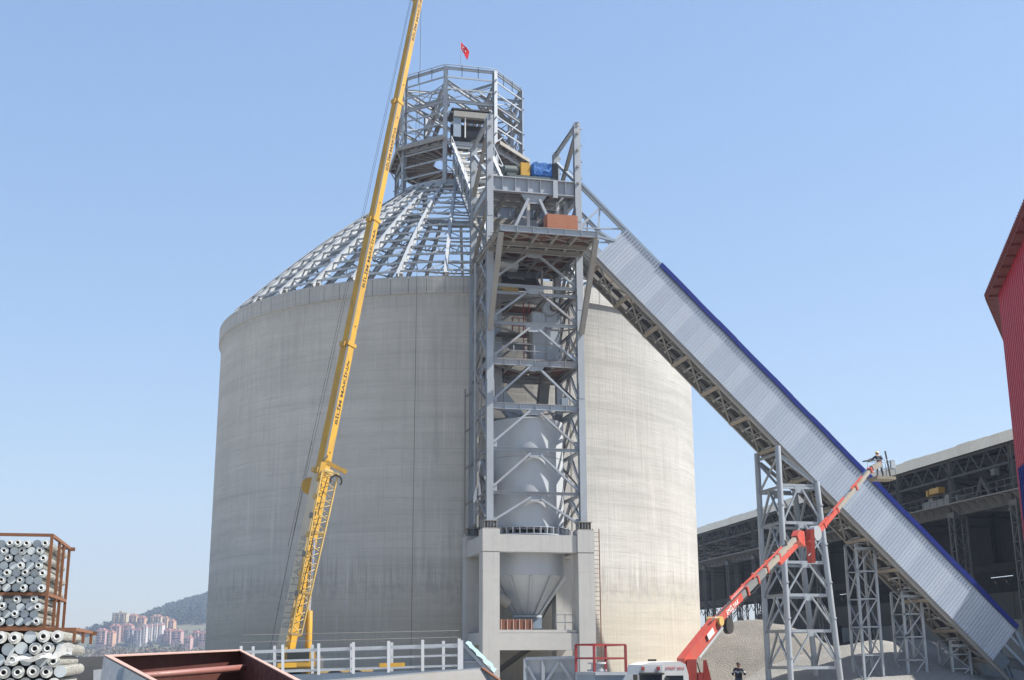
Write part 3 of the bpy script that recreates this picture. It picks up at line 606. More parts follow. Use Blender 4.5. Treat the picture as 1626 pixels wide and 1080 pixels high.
# ================================================================== open conveyor bridge from the tower up to the head house
br = thing('conveyor_bridge', 'open steel conveyor bridge climbing from the tower to the head house', 'conveyor bridge', L(0, .5, 30))
def bz(y): return 40 + (y - 12) * .9
ya, yb = 1.4, 20.4; N = 12; bu = (L(0, 1, .9) - L(0, 0, 0)).normalized(); bn = Vector((0, 0, 1)) - bu * bu.z; bn.normalize()
for x in (-1.65, 1.65):
    bar(br, 'top_chord', L(x, ya, bz(ya)), L(x, yb + .4, bz(yb + .4)), ('I', .26, .3), RAILW); bar(br, 'bottom_chord', L(x, ya, bz(ya) - 2.3), L(x, yb, bz(yb) - 2.3), ('I', .26, .3), STEEL)
    bar(br, 'handrail', L(x * 1.12, ya, bz(ya) + 1.0), L(x * 1.12, yb, bz(yb) + 1.0), ('rod', .04, 6), RAILW)
    for k in range(N + 1):
        y = ya + (yb - ya) * k / N; bar(br, 'post', L(x, y, bz(y) - 2.3), L(x, y, bz(y)), ('box', .15, .15), STEEL)
        bar(br, 'rail_post', L(x * 1.1, y, bz(y)), L(x * 1.12, y, bz(y) + 1.0), ('box', .05, .05), RAILW)
        if k < N: y2 = ya + (yb - ya) * (k + 1) / N; bar(br, 'diagonal', L(x, y, bz(y) - (2.2 if k % 2 else .1)), L(x, y2, bz(y2) - (.1 if k % 2 else 2.2)), ('L', .13), STEEL)
for k in range(3 * N + 1):
    y = ya + (yb - ya) * k / (3 * N)
    bar(br, 'cross_beam' if k % 3 == 0 else 'idler', L(-1.6, y, bz(y) - (.05 if k % 3 == 0 else .5)), L(1.6, y, bz(y) - (.05 if k % 3 == 0 else .5)), ('I', .14, .18) if k % 3 == 0 else ('rod', .08, 8), RAILW)
    if k % 3 == 0 and k < 3 * N: y2 = ya + (yb - ya) * (k + 3) / (3 * N); bar(br, 'bracing', L(-1.5, y, bz(y) - .1), L(1.5, y2, bz(y2) - .1), ('L', .11), RAILW); bar(br, 'bracing', L(1.5, y, bz(y) - 2.25), L(-1.5, y2, bz(y2) - 2.25), ('L', .11), STEEL)
bar(br, 'belt', L(.2, ya, bz(ya) - .42), L(.2, yb, bz(yb) - .42), ('box', 1.3, .03), BLACK); bar(br, 'shadow_pan', L(0, ya, bz(ya) - 2.1), L(0, yb, bz(yb) - 2.1), ('box', 3.1, .04), DARKGREY)  # the pan is added to block sun so the bridge casts a solid shadow
bar(br, 'walkway', L(-1.15, ya, bz(ya) - .45), L(-1.15, yb, bz(yb) - .45), ('box', .7, .06), STEEL_D)
# ================================================================== enclosed inclined gallery
GA = thing('conveyor_gallery', 'long inclined conveyor gallery with ribbed silver cladding and blue top trim', 'conveyor gallery', L(35, 0, 0))
SL = R_(44.3); gu = E1 * math.cos(SL) - Vector((0, 0, math.sin(SL))); gn = E1 * math.sin(SL) + Vector((0, 0, math.cos(SL)))   # down the slope; up off the slope
G0 = L(5.0, 0, 30.42); LEN = 41.2; HG = 3.3; GW = 1.6
def GP(s, y, n): return G0 + gu * s + E2 * y + gn * n
CLAD_V = [CLAD, paint('silver_cladding_b', (.45, .51, .60), .5, .1, dirt=(.38, .41, .45), amt=.4, scale=.8), paint('silver_cladding_c', (.40, .46, .56), .45, .1, dirt=(.36, .39, .43), amt=.4, scale=.6)]
nsh = 41; ls = LEN / nsh
for k in range(nsh):
    corrugated(GA, 'cladding_sheet', GP(k * ls + .004, -GW - .05, -.05 - .012 * (k % 3)), gu, gn, ls - .008, HG - (.0 if k < 4 else .25) , .25, .075, CLAD_V[k % 3], -E2)
    corrugated(GA, 'rear_sheet', GP(k * ls + .004, GW + .05, 0), gu, gn, ls - .008, HG, .25, .035, CLAD, E2)
    if k % 2 == 0 and k > 3: corrugated(GA, 'roof_sheet', GP(k * ls, -GW - .16, HG + .08), gu, E2, min(2, nsh - k) * ls - .008, 2 * GW + .32, .25, .035, ROOFW, gn)
s0 = 4 * ls - .3
for k in range(19):
    a = s0 + (LEN - s0) * k / 19; b = s0 + (LEN - s0) * (k + 1) / 19 - .01
    bar(GA, 'blue_trim', GP(a, -GW - .15, HG - .06 + .02 * math.sin(k * 2.4)), GP(b, -GW - .15, HG - .06 + .02 * math.sin(k * 2.4 + 1)), ('box', .05, .36), BLUE, up=gn)
bar(GA, 'top_rail', GP(-6.0, -GW - .05, HG + .04), GP(s0, -GW - .05, HG + .04), ('box', .07, .07), STEEL_B)
# underside: chords, floor beams, bracing, idlers
for y in (-GW, GW):
    bar(GA, 'bottom_chord', GP(-2.6, y, -.18), GP(LEN + 3, y, -.18), ('I', .22, .34), STEEL_D, up=gn); bar(GA, 'top_chord', GP(-5.2, y, HG - .2), GP(LEN, y, HG - .2), ('I', .22, .26), STEEL, up=gn)
NB = 13
for k in range(NB + 1):
    s = .6 + (LEN - .9) * k / NB
    bar(GA, 'floor_beam', GP(s, -GW - .05, -.38), GP(s, GW + .05, -.38), ('box', .30, .06), paint('pale_dusty_beam', (.36, .31, .25), .7, amt=.4) if k == 0 else bpy.data.materials['pale_dusty_beam'], up=gn)
    if k < NB:
        s2 = .6 + (LEN - .9) * (k + 1) / NB; m = (s + s2) / 2
        bar(GA, 'plan_brace', GP(s, -GW, -.28), GP(s2, GW, -.28), ('L', .12), STEEL_D); bar(GA, 'plan_brace', GP(s, GW, -.3), GP(s2, -GW, -.3), ('L', .12), STEEL_D)
        bar(GA, 'floor_strut', GP(m, -GW, -.25), GP(m, GW, -.25), ('L', .1), STEEL_D)
for y in (-.72, .72): bar(GA, 'stringer', GP(-2, y, -.12), GP(LEN + 1, y, -.12), ('C', .1, .24), STEEL_D, up=gn)
for k in range(40):
    s = .4 + (LEN - .8) * k / 39; bar(GA, 'idler', GP(s, -.7, -.2), GP(s, .7, -.2), ('rod', .075, 8), GALV)
    box(GA, 'idler_bracket', GP(s, .85, -.3), (.14, .12, .14), ROOFW, x=gu, y=E2, z=gn)
bar(GA, 'belt', GP(-2, 0, -.02), GP(LEN, 0, -.02), ('box', 1.2, .03), BLACK, up=gn)
bar(GA, 'floor_plate', GP(0, -1.2, .06), GP(LEN, -1.2, .06), ('box', .75, .04), DARKGREY, up=gn); bar(GA, 'floor_plate', GP(0, 1.2, .06), GP(LEN, 1.2, .06), ('box', .75, .04), DARKGREY, up=gn)
# bare upper end between tower and cladding
for y in (-GW, GW):
    for a, b in (((-5.0, HG - .2), (-2.4, .1)), ((-2.4, HG - .2), (-.1, .2)), ((-.1, HG - .3), (-2.4, .5))): bar(GA, 'diagonal', GP(a[0], y, a[1]), GP(b[0], y, b[1]), ('L', .13), STEEL)
    for s in (-4.8, -2.4): bar(GA, 'upright', GP(s, y, 0), GP(s, y, HG - .2), ('box', .14, .14), STEEL)
for s in (-4.8, -3.2, -1.6): bar(GA, 'rail_post', GP(s, -GW - .05, HG - .1), GP(s, -GW - .05, HG + .05), ('box', .06, .06), STEEL)
bar(GA, 'tie', GP(-1.6, -GW, 1.5), L(6.4, -GW, 31.7), ('box', .16, .16), STEEL_B); bar(GA, 'tie', L(3.5, -GW, 32.2), L(6.5, -GW, 31.75), ('box', .18, .18), STEEL_B)
bar(GA, 'belt_cover', GP(-4.5, .2, .5), GP(.2, .2, .5), ('box', 1.9, 1.1), GALV, up=gn)
# open lower end
for y in (-GW, GW):
    bar(GA, 'end_post', GP(LEN + .1, y, HG - .3), L(38.2, y, -.1), ('I', .3, .36), STEEL_B); bar(GA, 'end_rail', GP(LEN, y, 1.6), GP(LEN + 3.4, y, 1.6), ('C', .1, .2), STEEL_B); bar(GA, 'end_rail', GP(LEN, y, HG - .9), GP(LEN + 1.8, y, HG - .9), ('C', .1, .2), STEEL_B)
box(GA, 'end_panel', GP(LEN + 1.3, 1.3, 1.2), (2.4, .06, 2.2), STEEL_B, x=gu, y=E2, z=gn)

# ================================================================== trestle under the gallery
tr = thing('gallery_trestle', 'grey lattice trestle tower of round legs under the inclined gallery', 'trestle', L(20.3, 0, 0))
ZG = lambda x: 30.42 - (x - 5.0) * math.tan(SL) - .55
XL = lambda z: 18.45; XR = lambda z: 22.25 - .062 * z
TZ = [1.2, 3.72, 6.2, 8.5, 11.3, 13.85]
for y in (-1.75, 1.9):
    bar(tr, 'leg', L(XL(0), y, -.2), L(XL(0), y, ZG(XL(0)) + .1), ('rod', .21, 14), STEEL); bar(tr, 'leg', L(XR(-.2), y, -.2), L(XR(14.4), y, 14.3), ('rod', .21, 14), STEEL)
    for z in (1.9, 4.6, 7.1, 9.8, 12.6):
        for X in (XL, XR): o = lathe('leg_flange', [(.2, -.05), (.27, -.05), (.27, .05), (.2, .05)], 14, STEEL, tr, L(X(z), y, z))
    for i, z in enumerate(TZ):
        bar(tr, 'strut', L(XL(z), y, z), L(XR(z), y, z), ('C', .13, .2), STEEL)
        z2 = TZ[i + 1] - .15 if i + 1 < len(TZ) else None
        if z2:
            m = L((XL(z2) + XR(z2)) / 2, y, z2)
            for P, s in ((L(XL(z) + .15, y, z + .25), -1), (L(XR(z) - .15, y, z + .25), 1)): bar(tr, 'brace', P, m + E1 * s * .2, ('C', .1, .17), STEEL, up=E2); box(tr, 'gusset', P, (.36, .03, .42), STEEL)
            box(tr, 'gusset', m, (.62, .03, .46), STEEL)
    bar(tr, 'brace', L(XL(0), y, 14.0), L(XR(14) - .3, y, 14.0), ('C', .13, .2), STEEL); bar(tr, 'brace', L(XL(0) + .2, y, ZG(18.5) - .6), L(XR(14), y, 14.1), ('I', .2, .26), STEEL)
for X in (XL, XR):
    for i, z in enumerate(TZ):
        bar(tr, 'strut', L(X(z), -1.75, z), L(X(z), 1.9, z), ('C', .13, .2), STEEL)
        if i + 1 < len(TZ):
            z2 = TZ[i + 1] - .15; m = L(X(z2), .07, z2)
            for P in (L(X(z), -1.6, z + .25), L(X(z), 1.75, z + .25)): bar(tr, 'brace', P, m, ('C', .1, .17), STEEL, up=E1)
            box(tr, 'gusset', m, (.03, .6, .46), STEEL)
for z, z2 in ((13.9, 16.2),): bar(tr, 'brace', L(XL(0), -1.7, z), L(XL(0), 1.85, z2), ('C', .1, .17), STEEL); bar(tr, 'brace', L(XL(0), 1.85, z), L(XL(0), -1.7, z2), ('C', .1, .17), STEEL)
bar(tr, 'strut', L(XL(0), -1.75, 16.3), L(XL(0), 1.9, 16.3), ('C', .13, .2), STEEL)
# slimmer lattice supports lower down the gallery
def lattice_col(par, base, top, w, d, xdir, ydir, mat, bays, name='lattice'):
    base, top = Vector(base), Vector(top)
    for sx in (-1, 1):
        for sy in (-1, 1): o = xdir * (sx * w / 2) + ydir * (sy * d / 2); bar(par, 'chord', base + o, top + o, ('L', .16), mat)
    for k in range(bays):
        p, q = base.lerp(top, k / bays), base.lerp(top, (k + 1) / bays); s = 1 if k % 2 else -1
        for e in (-1, 1):
            bar(par, name, p + xdir * (s * w / 2) + ydir * (e * d / 2), q - xdir * (s * w / 2) + ydir * (e * d / 2), ('L', .09), mat); bar(par, name, q - xdir * (w / 2) + ydir * (e * d / 2), q + xdir * (w / 2) + ydir * (e * d / 2), ('L', .09), mat)
            bar(par, name, p + ydir * (s * d / 2) + xdir * (e * w / 2), q - ydir * (s * d / 2) + xdir * (e * w / 2), ('L', .09), mat)
for i, (x, lab) in enumerate(((25.5, 'lattice support post under the middle of the gallery, left of the dark shed wall'), (29.0, 'lattice support post under the lower gallery beside the gravel heap'), (32.6, 'short lattice support post nearest the gallery foot'))):
    t = thing('gallery_support', lab, 'support post', L(x, .3, 0), 'posts under the gallery')
    lattice_col(t, L(x, .3, 0), L(x, .3, ZG(x) + .1), 1.5, 1.6, E1, E2, STEEL, 5 - i)
    bar(t, 'cap_beam', L(x - .9, -.8, ZG(x) - .25), L(x + .9, -.8, ZG(x) - .25), ('I', .2, .2), STEEL)

# ================================================================== big open storage shed
SY = Vector((-.1676, .9859, 0)); SX = Vector((.9859, .1676, 0)); SO = Vector((43.5, 108, 0))
def SH(s, d, z): return SO + SY * s + SX * d + Vector((0, 0, z))
ROOFU = paint('weathered_roof_sheet', (.2, .18, .155), .8, amt=.5)
FASCIA = paint('cream_fascia', (1.0, .95, .84), .6, dirt=(.7, .62, .5), amt=.4, scale=.4)
shed = thing('storage_shed', 'long dark open-sided steel storage shed behind the gallery', 'shed', SO)
ST = 10.65; s_first, ncol = -21.3, 20; s_end = s_first + ST * (ncol - 1)
for k in range(ncol):
    s = s_first + ST * k
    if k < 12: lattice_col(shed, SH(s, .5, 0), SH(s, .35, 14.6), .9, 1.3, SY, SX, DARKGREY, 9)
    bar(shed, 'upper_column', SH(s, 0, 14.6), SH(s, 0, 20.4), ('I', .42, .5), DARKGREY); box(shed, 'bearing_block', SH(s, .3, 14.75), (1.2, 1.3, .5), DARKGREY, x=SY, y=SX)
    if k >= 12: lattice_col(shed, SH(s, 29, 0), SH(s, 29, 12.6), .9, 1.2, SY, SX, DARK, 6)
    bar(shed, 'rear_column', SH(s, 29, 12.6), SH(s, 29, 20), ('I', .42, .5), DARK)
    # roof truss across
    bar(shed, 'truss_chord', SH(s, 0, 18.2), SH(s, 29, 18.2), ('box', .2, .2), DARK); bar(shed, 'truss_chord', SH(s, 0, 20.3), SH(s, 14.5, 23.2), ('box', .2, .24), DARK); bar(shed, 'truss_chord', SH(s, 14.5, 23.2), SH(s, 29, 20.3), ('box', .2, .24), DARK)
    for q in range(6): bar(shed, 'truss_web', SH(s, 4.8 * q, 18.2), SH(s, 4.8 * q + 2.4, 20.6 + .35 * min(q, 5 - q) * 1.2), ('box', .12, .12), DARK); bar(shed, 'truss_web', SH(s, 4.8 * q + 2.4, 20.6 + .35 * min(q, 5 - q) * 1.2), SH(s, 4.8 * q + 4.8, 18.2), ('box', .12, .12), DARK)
    if k < ncol - 1:
        b = s + ST; c = DARK
        bar(shed, 'lattice_girder_chord', SH(s, -.02, 18.3), SH(b, -.02, 18.3), ('box', .2, .22), c); bar(shed, 'lattice_girder_chord', SH(s, -.02, 19.9), SH(b, -.02, 19.9), ('box', .2, .22), c)
        for q in range(4):
            a0, a1, a2 = s + ST * q / 4, s + ST * (q + .5) / 4, s + ST * (q + 1) / 4; bar(shed, 'girder_web', SH(a0, 0, 18.3), SH(a1, 0, 19.9), ('box', .12, .14), c); bar(shed, 'girder_web', SH(a1, 0, 19.9), SH(a2, 0, 18.3), ('box', .12, .14), c)
        bar(shed, 'crane_girder', SH(s, .3, 15.2), SH(b, .3, 15.2), ('I', .5, .95), DARKGREY); bar(shed, 'walkway', SH(s, -.45, 15.72), SH(b, -.45, 15.72), ('box', .95, .08), STEEL_D)
        for q in range(7 if k < 11 else 0): p = SH(s + ST * (q + .5) / 7, -.1, 15.2); plate(shed, 'bracket', [p + SX * -.75 + Vector((0, 0, .44)), p + SX * .25 + Vector((0, 0, .44)), p + SX * .25 - Vector((0, 0, .42))], .04, STEEL_D)
        for z in (16.2, 16.75): bar(shed, 'handrail', SH(s, -.9, z), SH(b, -.9, z), ('rod', .03, 5), DARKGREY)
        for q in range(8 if k < 11 else 0): p = SH(s + ST * q / 8, -.9, 15.75); bar(shed, 'rail_post', p, p + Vector((0, 0, 1.0)), ('box', .05, .05), DARKGREY)
        bar(shed, 'rear_beam', SH(s, 29, 7.4), SH(b, 29, 7.4), ('I', .5, 1.1), DARK); bar(shed, 'rear_beam', SH(s, 28.6, 12.9), SH(b, 28.6, 12.9), ('I', .5, 1.1), DARK)
        for q in range(4): a0, a1, a2 = s + ST * q / 4, s + ST * (q + .5) / 4, s + ST * (q + 1) / 4; bar(shed, 'rear_web', SH(a0, 29, 10.4), SH(a1, 29, 11.6), ('box', .1, .1), DARK); bar(shed, 'rear_web', SH(a1, 29, 11.6), SH(a2, 29, 10.4), ('box', .1, .1), DARK)
        for q in range(4):
            a = s + ST * q / 4
            corrugated(shed, 'fascia_sheet', SH(a + .01, -.55, 20.0), SY, Vector((0, 0, 1)), ST / 4 - .02, .95 + .04 * ((q * 7 + k * 3) % 3), .33, .04, FASCIA, -SX)
            corrugated(shed, 'roof_sheet', SH(a + .01, -.5, 20.62), SY, (SX * 15 + Vector((0, 0, 2.9))).normalized(), ST / 4 - .004, 15.3, .33, .04, ROOFU); corrugated(shed, 'roof_sheet', SH(a + .01, 29.8, 20.55), SY, (SX * -15.2 + Vector((0, 0, 2.95))).normalized(), ST / 4 - .004, 15.5, .33, .04, ROOFU)
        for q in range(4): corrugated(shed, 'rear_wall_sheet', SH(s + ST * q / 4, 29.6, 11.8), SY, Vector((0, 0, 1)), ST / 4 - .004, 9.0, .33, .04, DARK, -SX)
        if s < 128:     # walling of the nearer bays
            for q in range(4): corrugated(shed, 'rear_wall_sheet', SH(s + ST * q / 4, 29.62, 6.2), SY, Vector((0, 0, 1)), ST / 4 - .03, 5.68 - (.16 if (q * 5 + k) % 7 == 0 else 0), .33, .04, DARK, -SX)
            box(shed, 'retaining_wall', SH(s + ST / 2, 28.2, 3.2), (ST - .08, .5, 6.4), CONC, x=SY, y=SX)
            for q in range(2): box(shed, 'wall_panel', SH(s + ST * (q + .5) / 2, 27.88, 7.9), (ST / 2 - .12, .1, 3.4), DARKGREY, x=SY, y=SX)
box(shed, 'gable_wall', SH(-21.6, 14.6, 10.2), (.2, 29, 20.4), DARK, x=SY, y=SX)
cr_ = thing('crane_trolley', 'dusty overhead crane with a yellow drive box in the shed', 'overhead crane', SH(14, 2, 15.7))
box(cr_, 'end_carriage', SH(13.5, .6, 16.2), (7.0, .8, .85), STEEL_D, x=SY, y=SX, bev=.05); box(cr_, 'yellow_box', SH(13.6, .1, 17.45), (1.9, .7, .55), YELLOW, x=SY, y=SX, bev=.04); box(cr_, 'yellow_box', SH(15.0, .1, 17.35), (.4, .7, .6), YELLOW, x=SY, y=SX, bev=.04)
bar(cr_, 'bridge_girder', SH(12.4, .4, 16.4), SH(12.4, 28, 16.4), ('box', .8, 1.1), STEEL_D); bar(cr_, 'bridge_girder', SH(15.6, .4, 16.4), SH(15.6, 28, 16.4), ('box', .8, 1.1), STEEL_D)
bar(cr_, 'mast', SH(6.4, 1.6, 15.9), SH(7.8, 1.6, 18.0), ('box', .3, .3), DARKGREY); bar(cr_, 'mast', SH(9.2, 1.6, 15.9), SH(7.8, 1.6, 18.0), ('box', .3, .3), DARKGREY)
tag(box(None, 'floodlight', SH(1.5, -.8, 17.6), (.7, .5, .6), DARKGREY, x=SY, y=SX, bev=.05), 'grey floodlight housing on the shed walkway near the red wall', 'floodlight')
dw = box(None, 'dark_screen_wall', SH(100, 12, 2.9), (70, .5, 5.8), DARK, x=SY, y=SX); tag(dw, 'low black wall at the far open end of the shed', 'wall')

# ================================================================== heaps
def heap(name, label, c, rx, ry, h, mat, seed=0, n=56):
    rnd = random.Random(seed); ph = [rnd.uniform(0, 6.28) for _ in range(8)]; vs, fs = [], []
    for j in range(n + 1):
        for i in range(n + 1):
            u, v = -1.15 + 2.3 * i / n, -1.15 + 2.3 * j / n; r = math.hypot(u, v); a = math.atan2(v, u)
            rr = r * (1 + .10 * math.sin(3 * a + ph[0]) + .06 * math.sin(5 * a + ph[1])); z = h * max(0, 1 - (rr ** 2 + .05) ** .5 * 1.02 + .05)
            z += (.22 * math.sin(6 * u + ph[2]) * math.sin(5 * v + ph[3]) + .12 * math.sin(13 * u + ph[4]) * math.sin(11 * v + ph[5]) + rnd.uniform(-.05, .05)) * min(1, z) * (h / 5)
            vs.append((c[0] + u * rx, c[1] + v * ry, max(z, 0) + (-.05 if z <= 0 else 0)))
    for j in range(n):
        for i in range(n): a = j * (n + 1) + i; fs.append((a, a + 1, a + n + 2, a + n + 1))
    return tag(mobj(name, vs, fs, mat, smooth=True), label, 'heap')
GRAVEL = ground_mat('crushed_gravel', (.225, .212, .19), (.29, .272, .242), .7, 1.0, .2)
GRAVEL_G = ground_mat('grey_gravel', (.27, .265, .25), (.33, .32, .30), .5, 1.0, .12)
COAL = ground_mat('coal', (.02, .02, .021), (.035, .034, .033), .4, 1, .1)
heap('gravel_heap', 'large sunlit gravel heap behind the red loader crane', (20.3, 112), 14.5, 12, 6.2, GRAVEL, 3); heap('gravel_heap', 'grey gravel heap inside the trestle legs, right of the large heap', (28.5, 101), 12, 9, 3.7, GRAVEL_G, 5)
heap('gravel_heap', 'conical gravel heap inside the shed below the gallery', (38.2, 122), 9.5, 9, 4.3, GRAVEL_G, 8); heap('gravel_heap', 'small gravel heap in the shed at the gallery foot', (41.5, 112), 6, 5, 2.6, GRAVEL, 9)
heap('dark_heap', 'black material heap deep in the shed', (36.5, 138), 8, 7, 4.2, COAL, 11); heap('coal_heap', 'long low black coal heap behind the stacked pipe crates', (-23.5, 75), 15, 8, 2.75, COAL, 12)
tag(box(None, 'concrete_block', SH(24, 5, 1.4), (3.2, 1.2, 2.8), CONC, x=SY, y=SX, bev=.04), 'grey concrete block beside the gravel heap in the shed', 'concrete block')

# ================================================================== red clad building at the right edge
rbld = thing('red_building', 'crimson ribbed building corner with brown eaves at the right edge', 'building', (22, 54, 0))
w1 = Vector((-.243, -.970, 0)); k0 = Vector((21.95, 53.8, 0))
nw1 = Vector((-.970, .243, 0))
for k in range(18):
    corrugated(rbld, 'wall_sheet', k0 + w1 * (1.0 * k) + Vector((0, 0, 9.9)), w1, Vector((0, 0, 1)), .99, 7.95, .5, .10, REDWALL, nw1); corrugated(rbld, 'base_sheet', k0 + w1 * (1.0 * k) + Vector((0, 0, 0)), w1, Vector((0, 0, 1)), .99, 9.87, .5, .10, BLUE, nw1)
w2 = Vector((.62, .785, 0)); n2 = Vector((-.785, .62, 0))
for k in range(12):
    corrugated(rbld, 'wall_sheet', k0 + w2 * (1.0 * k) + Vector((0, 0, 9.9)), w2, Vector((0, 0, 1)), .99, 7.95, .25, .04, REDWALL, n2); corrugated(rbld, 'base_sheet', k0 + w2 * (1.0 * k), w2, Vector((0, 0, 1)), .99, 9.87, .25, .04, BLUE, n2)
bar(rbld, 'corner_flashing', k0 + Vector((-.03, .02, 0)), k0 + Vector((-.03, .02, 17.84)), ('rod', .08, 8), REDWALL)
rc = Vector((21.7, 54.8, 0)); e2d = (Vector((24.9, 61.4, 0)) - rc).normalized()
poly = [rc, rc + w1 * 19, rc + w1 * 19 + Vector((16, -4, 0)), rc + Vector((18, 2, 0)), rc + e2d * 13]
mobj('roof_slab', [p + Vector((0, 0, 17.86)) for p in poly] + [p + Vector((0, 0, 17.98)) for p in poly], [(0, 1, 2, 3, 4), (9, 8, 7, 6, 5)] + [(i, (i + 1) % 5, 5 + (i + 1) % 5, 5 + i) for i in range(5)], SOFFIT, rbld)
nb1 = Vector((-w1.y, w1.x, 0)) * -1
for k in range(56): p = rc + w1 * (.12 + .33 * k); box(rbld, 'eave_rib', p + nw1 * -.08 + Vector((0, 0, 18.0)), (.16, .4, .12), SOFFIT, x=w1, y=nw1)
for k in range(36): p = rc + e2d * (.12 + .33 * k); box(rbld, 'eave_rib', p + Vector((.08, -.02, 17.95)), (.16, .35, .2), SOFFIT, x=e2d, y=Vector((-e2d.y, e2d.x, 0)))
for k in range(9): a = rc + w1 * (1.5 * k + .5); bar(rbld, 'soffit_rib', a + Vector((0, 0, 17.81)), a - nw1 * .48 + Vector((0, 0, 17.81)), ('box', .08, .08), SOFFIT)
# ================================================================== yellow mobile crane
BP, TP = at(452, 1040, 77), at(668.5, -22, 84)
def on_boom(py):
    lo, hi = 0., 1.
    for _ in range(40):
        m = (lo + hi) / 2
        if proj(BP.lerp(TP, m))[1] > py: lo = m
        else: hi = m
    return lo
crn = thing('mobile_crane', 'tall yellow telescopic crane in front of the silo', 'crane', (BP.x, BP.y, 0))
bd = (TP - BP).normalized(); view = (BP.lerp(TP, .5) - Vector((0, 0, CZ))).normalized(); bs = bd.cross(view).normalized(); bf_ = bs.cross(bd).normalized()   # side (image left/right), front
if bs.x < 0: bs = -bs
if bf_.y > 0: bf_ = -bf_
fa = (bf_ * .70 + bs * .714).normalized(); fb = (bf_ * .714 - bs * .70).normalized()     # outward normals of the right-hand and left-hand faces
def boom_section(name, t0, t1, w, mats):
    s = w / 1.4142; h = s / 2; c = h * .26
    P = [(h, h - c), (h - c, h), (-h + c, h), (-h, h - c), (-h, -h + c), (-h + c, -h), (h - c, -h), (h, -h + c)]
    a, b = BP.lerp(TP, t0), BP.lerp(TP, t1); vs = [a + fa * p + fb * q for p, q in P] + [b + fa * p + fb * q for p, q in P]
    fs = [(i, (i + 1) % 8, 8 + (i + 1) % 8, 8 + i) for i in range(8)] + [tuple(range(8))[::-1], tuple(range(8, 16))]
    # face i joins point i and i+1: 7 -> right-hand face, 1 -> left-hand face
    idx = [2, 1, 2, 1, 2, 0, 2, 0, 2, 2]
    return mobj(name, vs, fs, None, crn, mats=mats, idx=idx), h
cuts = [0, on_boom(748), on_boom(548), on_boom(350), on_boom(163), 1]; wid = [1.26, 1.02, .93, .84, .75]
for k in range(5):
    t0 = max(0, cuts[k] - (.02 if k else 0)); o, h = boom_section('boom_section', t0, cuts[k + 1], wid[k], [YELLOW, BEIGE if k == 0 else YELLOW, YELLOW_P if k == 0 else BOOMGREY])
    if k:
        p = BP.lerp(TP, cuts[k]); s = wid[k - 1] / 1.4142 / 2 * 1.12; vs = []
        for t in (-.14, .14):
            for a, b in ((1, 1), (-1, 1), (-1, -1), (1, -1)): vs.append(p + bd * t + fa * (s * a) + fb * (s * b))
        mobj('boom_collar', vs, CF, YELLOW if k > 1 else YELLOW_P, crn); box(crn, 'collar_pad', p + fb * (s + .05) - bd * .1, (.35, .3, .12), YELLOW, x=bd, y=fa, z=fb)
        ft = bd.cross(fa); ty = fb if bd.cross(fb).dot(fa) > 0 else -fb
        y0, y1 = [(0, 0), (675, 575), (458, 365), (272, 203), (66, -4)][k]
        ta, tb = on_boom(y0), on_boom(y1); q = BP.lerp(TP, ta); ln = (TP - BP).length * (tb - ta)
        o2 = text(crn, 'lettering', 'BİLİM MAKİNA', .34 if k < 3 else .3, INK, q + fa * (h + .006) - ty * .12, bd, ty, .003, 1.0, .004)
        wl = max(v.co.x for v in o2.data.vertices); o2.matrix_basis = o2.matrix_basis @ Matrix.Diagonal((ln / wl, 1, 1, 1))
        for f in (.86, .14): lathe('pin', [(0, 0), (.05, 0), (.05, .02), (0, .02)], 10, INK, crn, (0, 0, 0)).matrix_basis = W[crn].inverted() @ frame(x=bd, y=fa.cross(bd), z=fa, c=BP.lerp(TP, cuts[k] + (cuts[k + 1] - cuts[k]) * f) + fa * (h + .002))
tyb = fa if bd.cross(fa).dot(fb) > 0 else -fa
text(crn, 'lettering', 'BİLİM MAKİNA', .75, INKG, BP.lerp(TP, .03) + fb * (wid[0] / 2.828 + .008) - tyb * .28, bd, tyb, .003, 1.15)
for k in range(16): t = .012 + .0125 * k; box(crn, 'boom_hole', BP.lerp(TP, t + .05) + fa * (wid[0] / 2.828 + .004) - fb * -.28, (.22, .10, .01), INK, x=bd, y=fb, z=fa)
# tip sheaves, hoist rope
box(crn, 'boom_head', TP + bs * .25 + bd * .2, (1.0, .6, .7), BOOMGREY, x=bs, y=bf_, z=bd)
hp = at(666.5, 2, 84); lathe('sheave', [(0, -.1), (.42, -.1), (.36, 0), (.42, .1), (0, .1)], 20, YELLOW, crn, (0, 0, 0)).matrix_basis = W[crn].inverted() @ frame(x=bs, y=bd, z=bf_, c=hp + Vector((-.2, 0, .25)))
bar(crn, 'hoist_rope', hp + Vector((.1, 0, .2)), Vector((hp.x + .1, hp.y, 1.0)), ('rod', .016, 5), INK)
for q, w in ((.02, .95), (.10, 1.12)): bar(crn, 'boom_rope', BP.lerp(TP, .13) - bs * (w) , TP - bs * (.45 + q), ('rod', .012, 5), INK)
bar(crn, 'boom_rope', BP - bs * .9 - bd * 1, BP.lerp(TP, .27) - bs * 1.0, ('rod', .014, 5), INK)
p = BP.lerp(TP, cuts[1] - .012); lathe('rope_guide', [(0, -.06), (.55, -.06), (.55, .06), (0, .06)], 20, YELLOW, crn, (0, 0, 0), a0=0, a1=math.pi).matrix_basis = W[crn].inverted() @ frame(x=bd, y=-bs, z=bf_, c=p - bs * .55 - bd * .5)
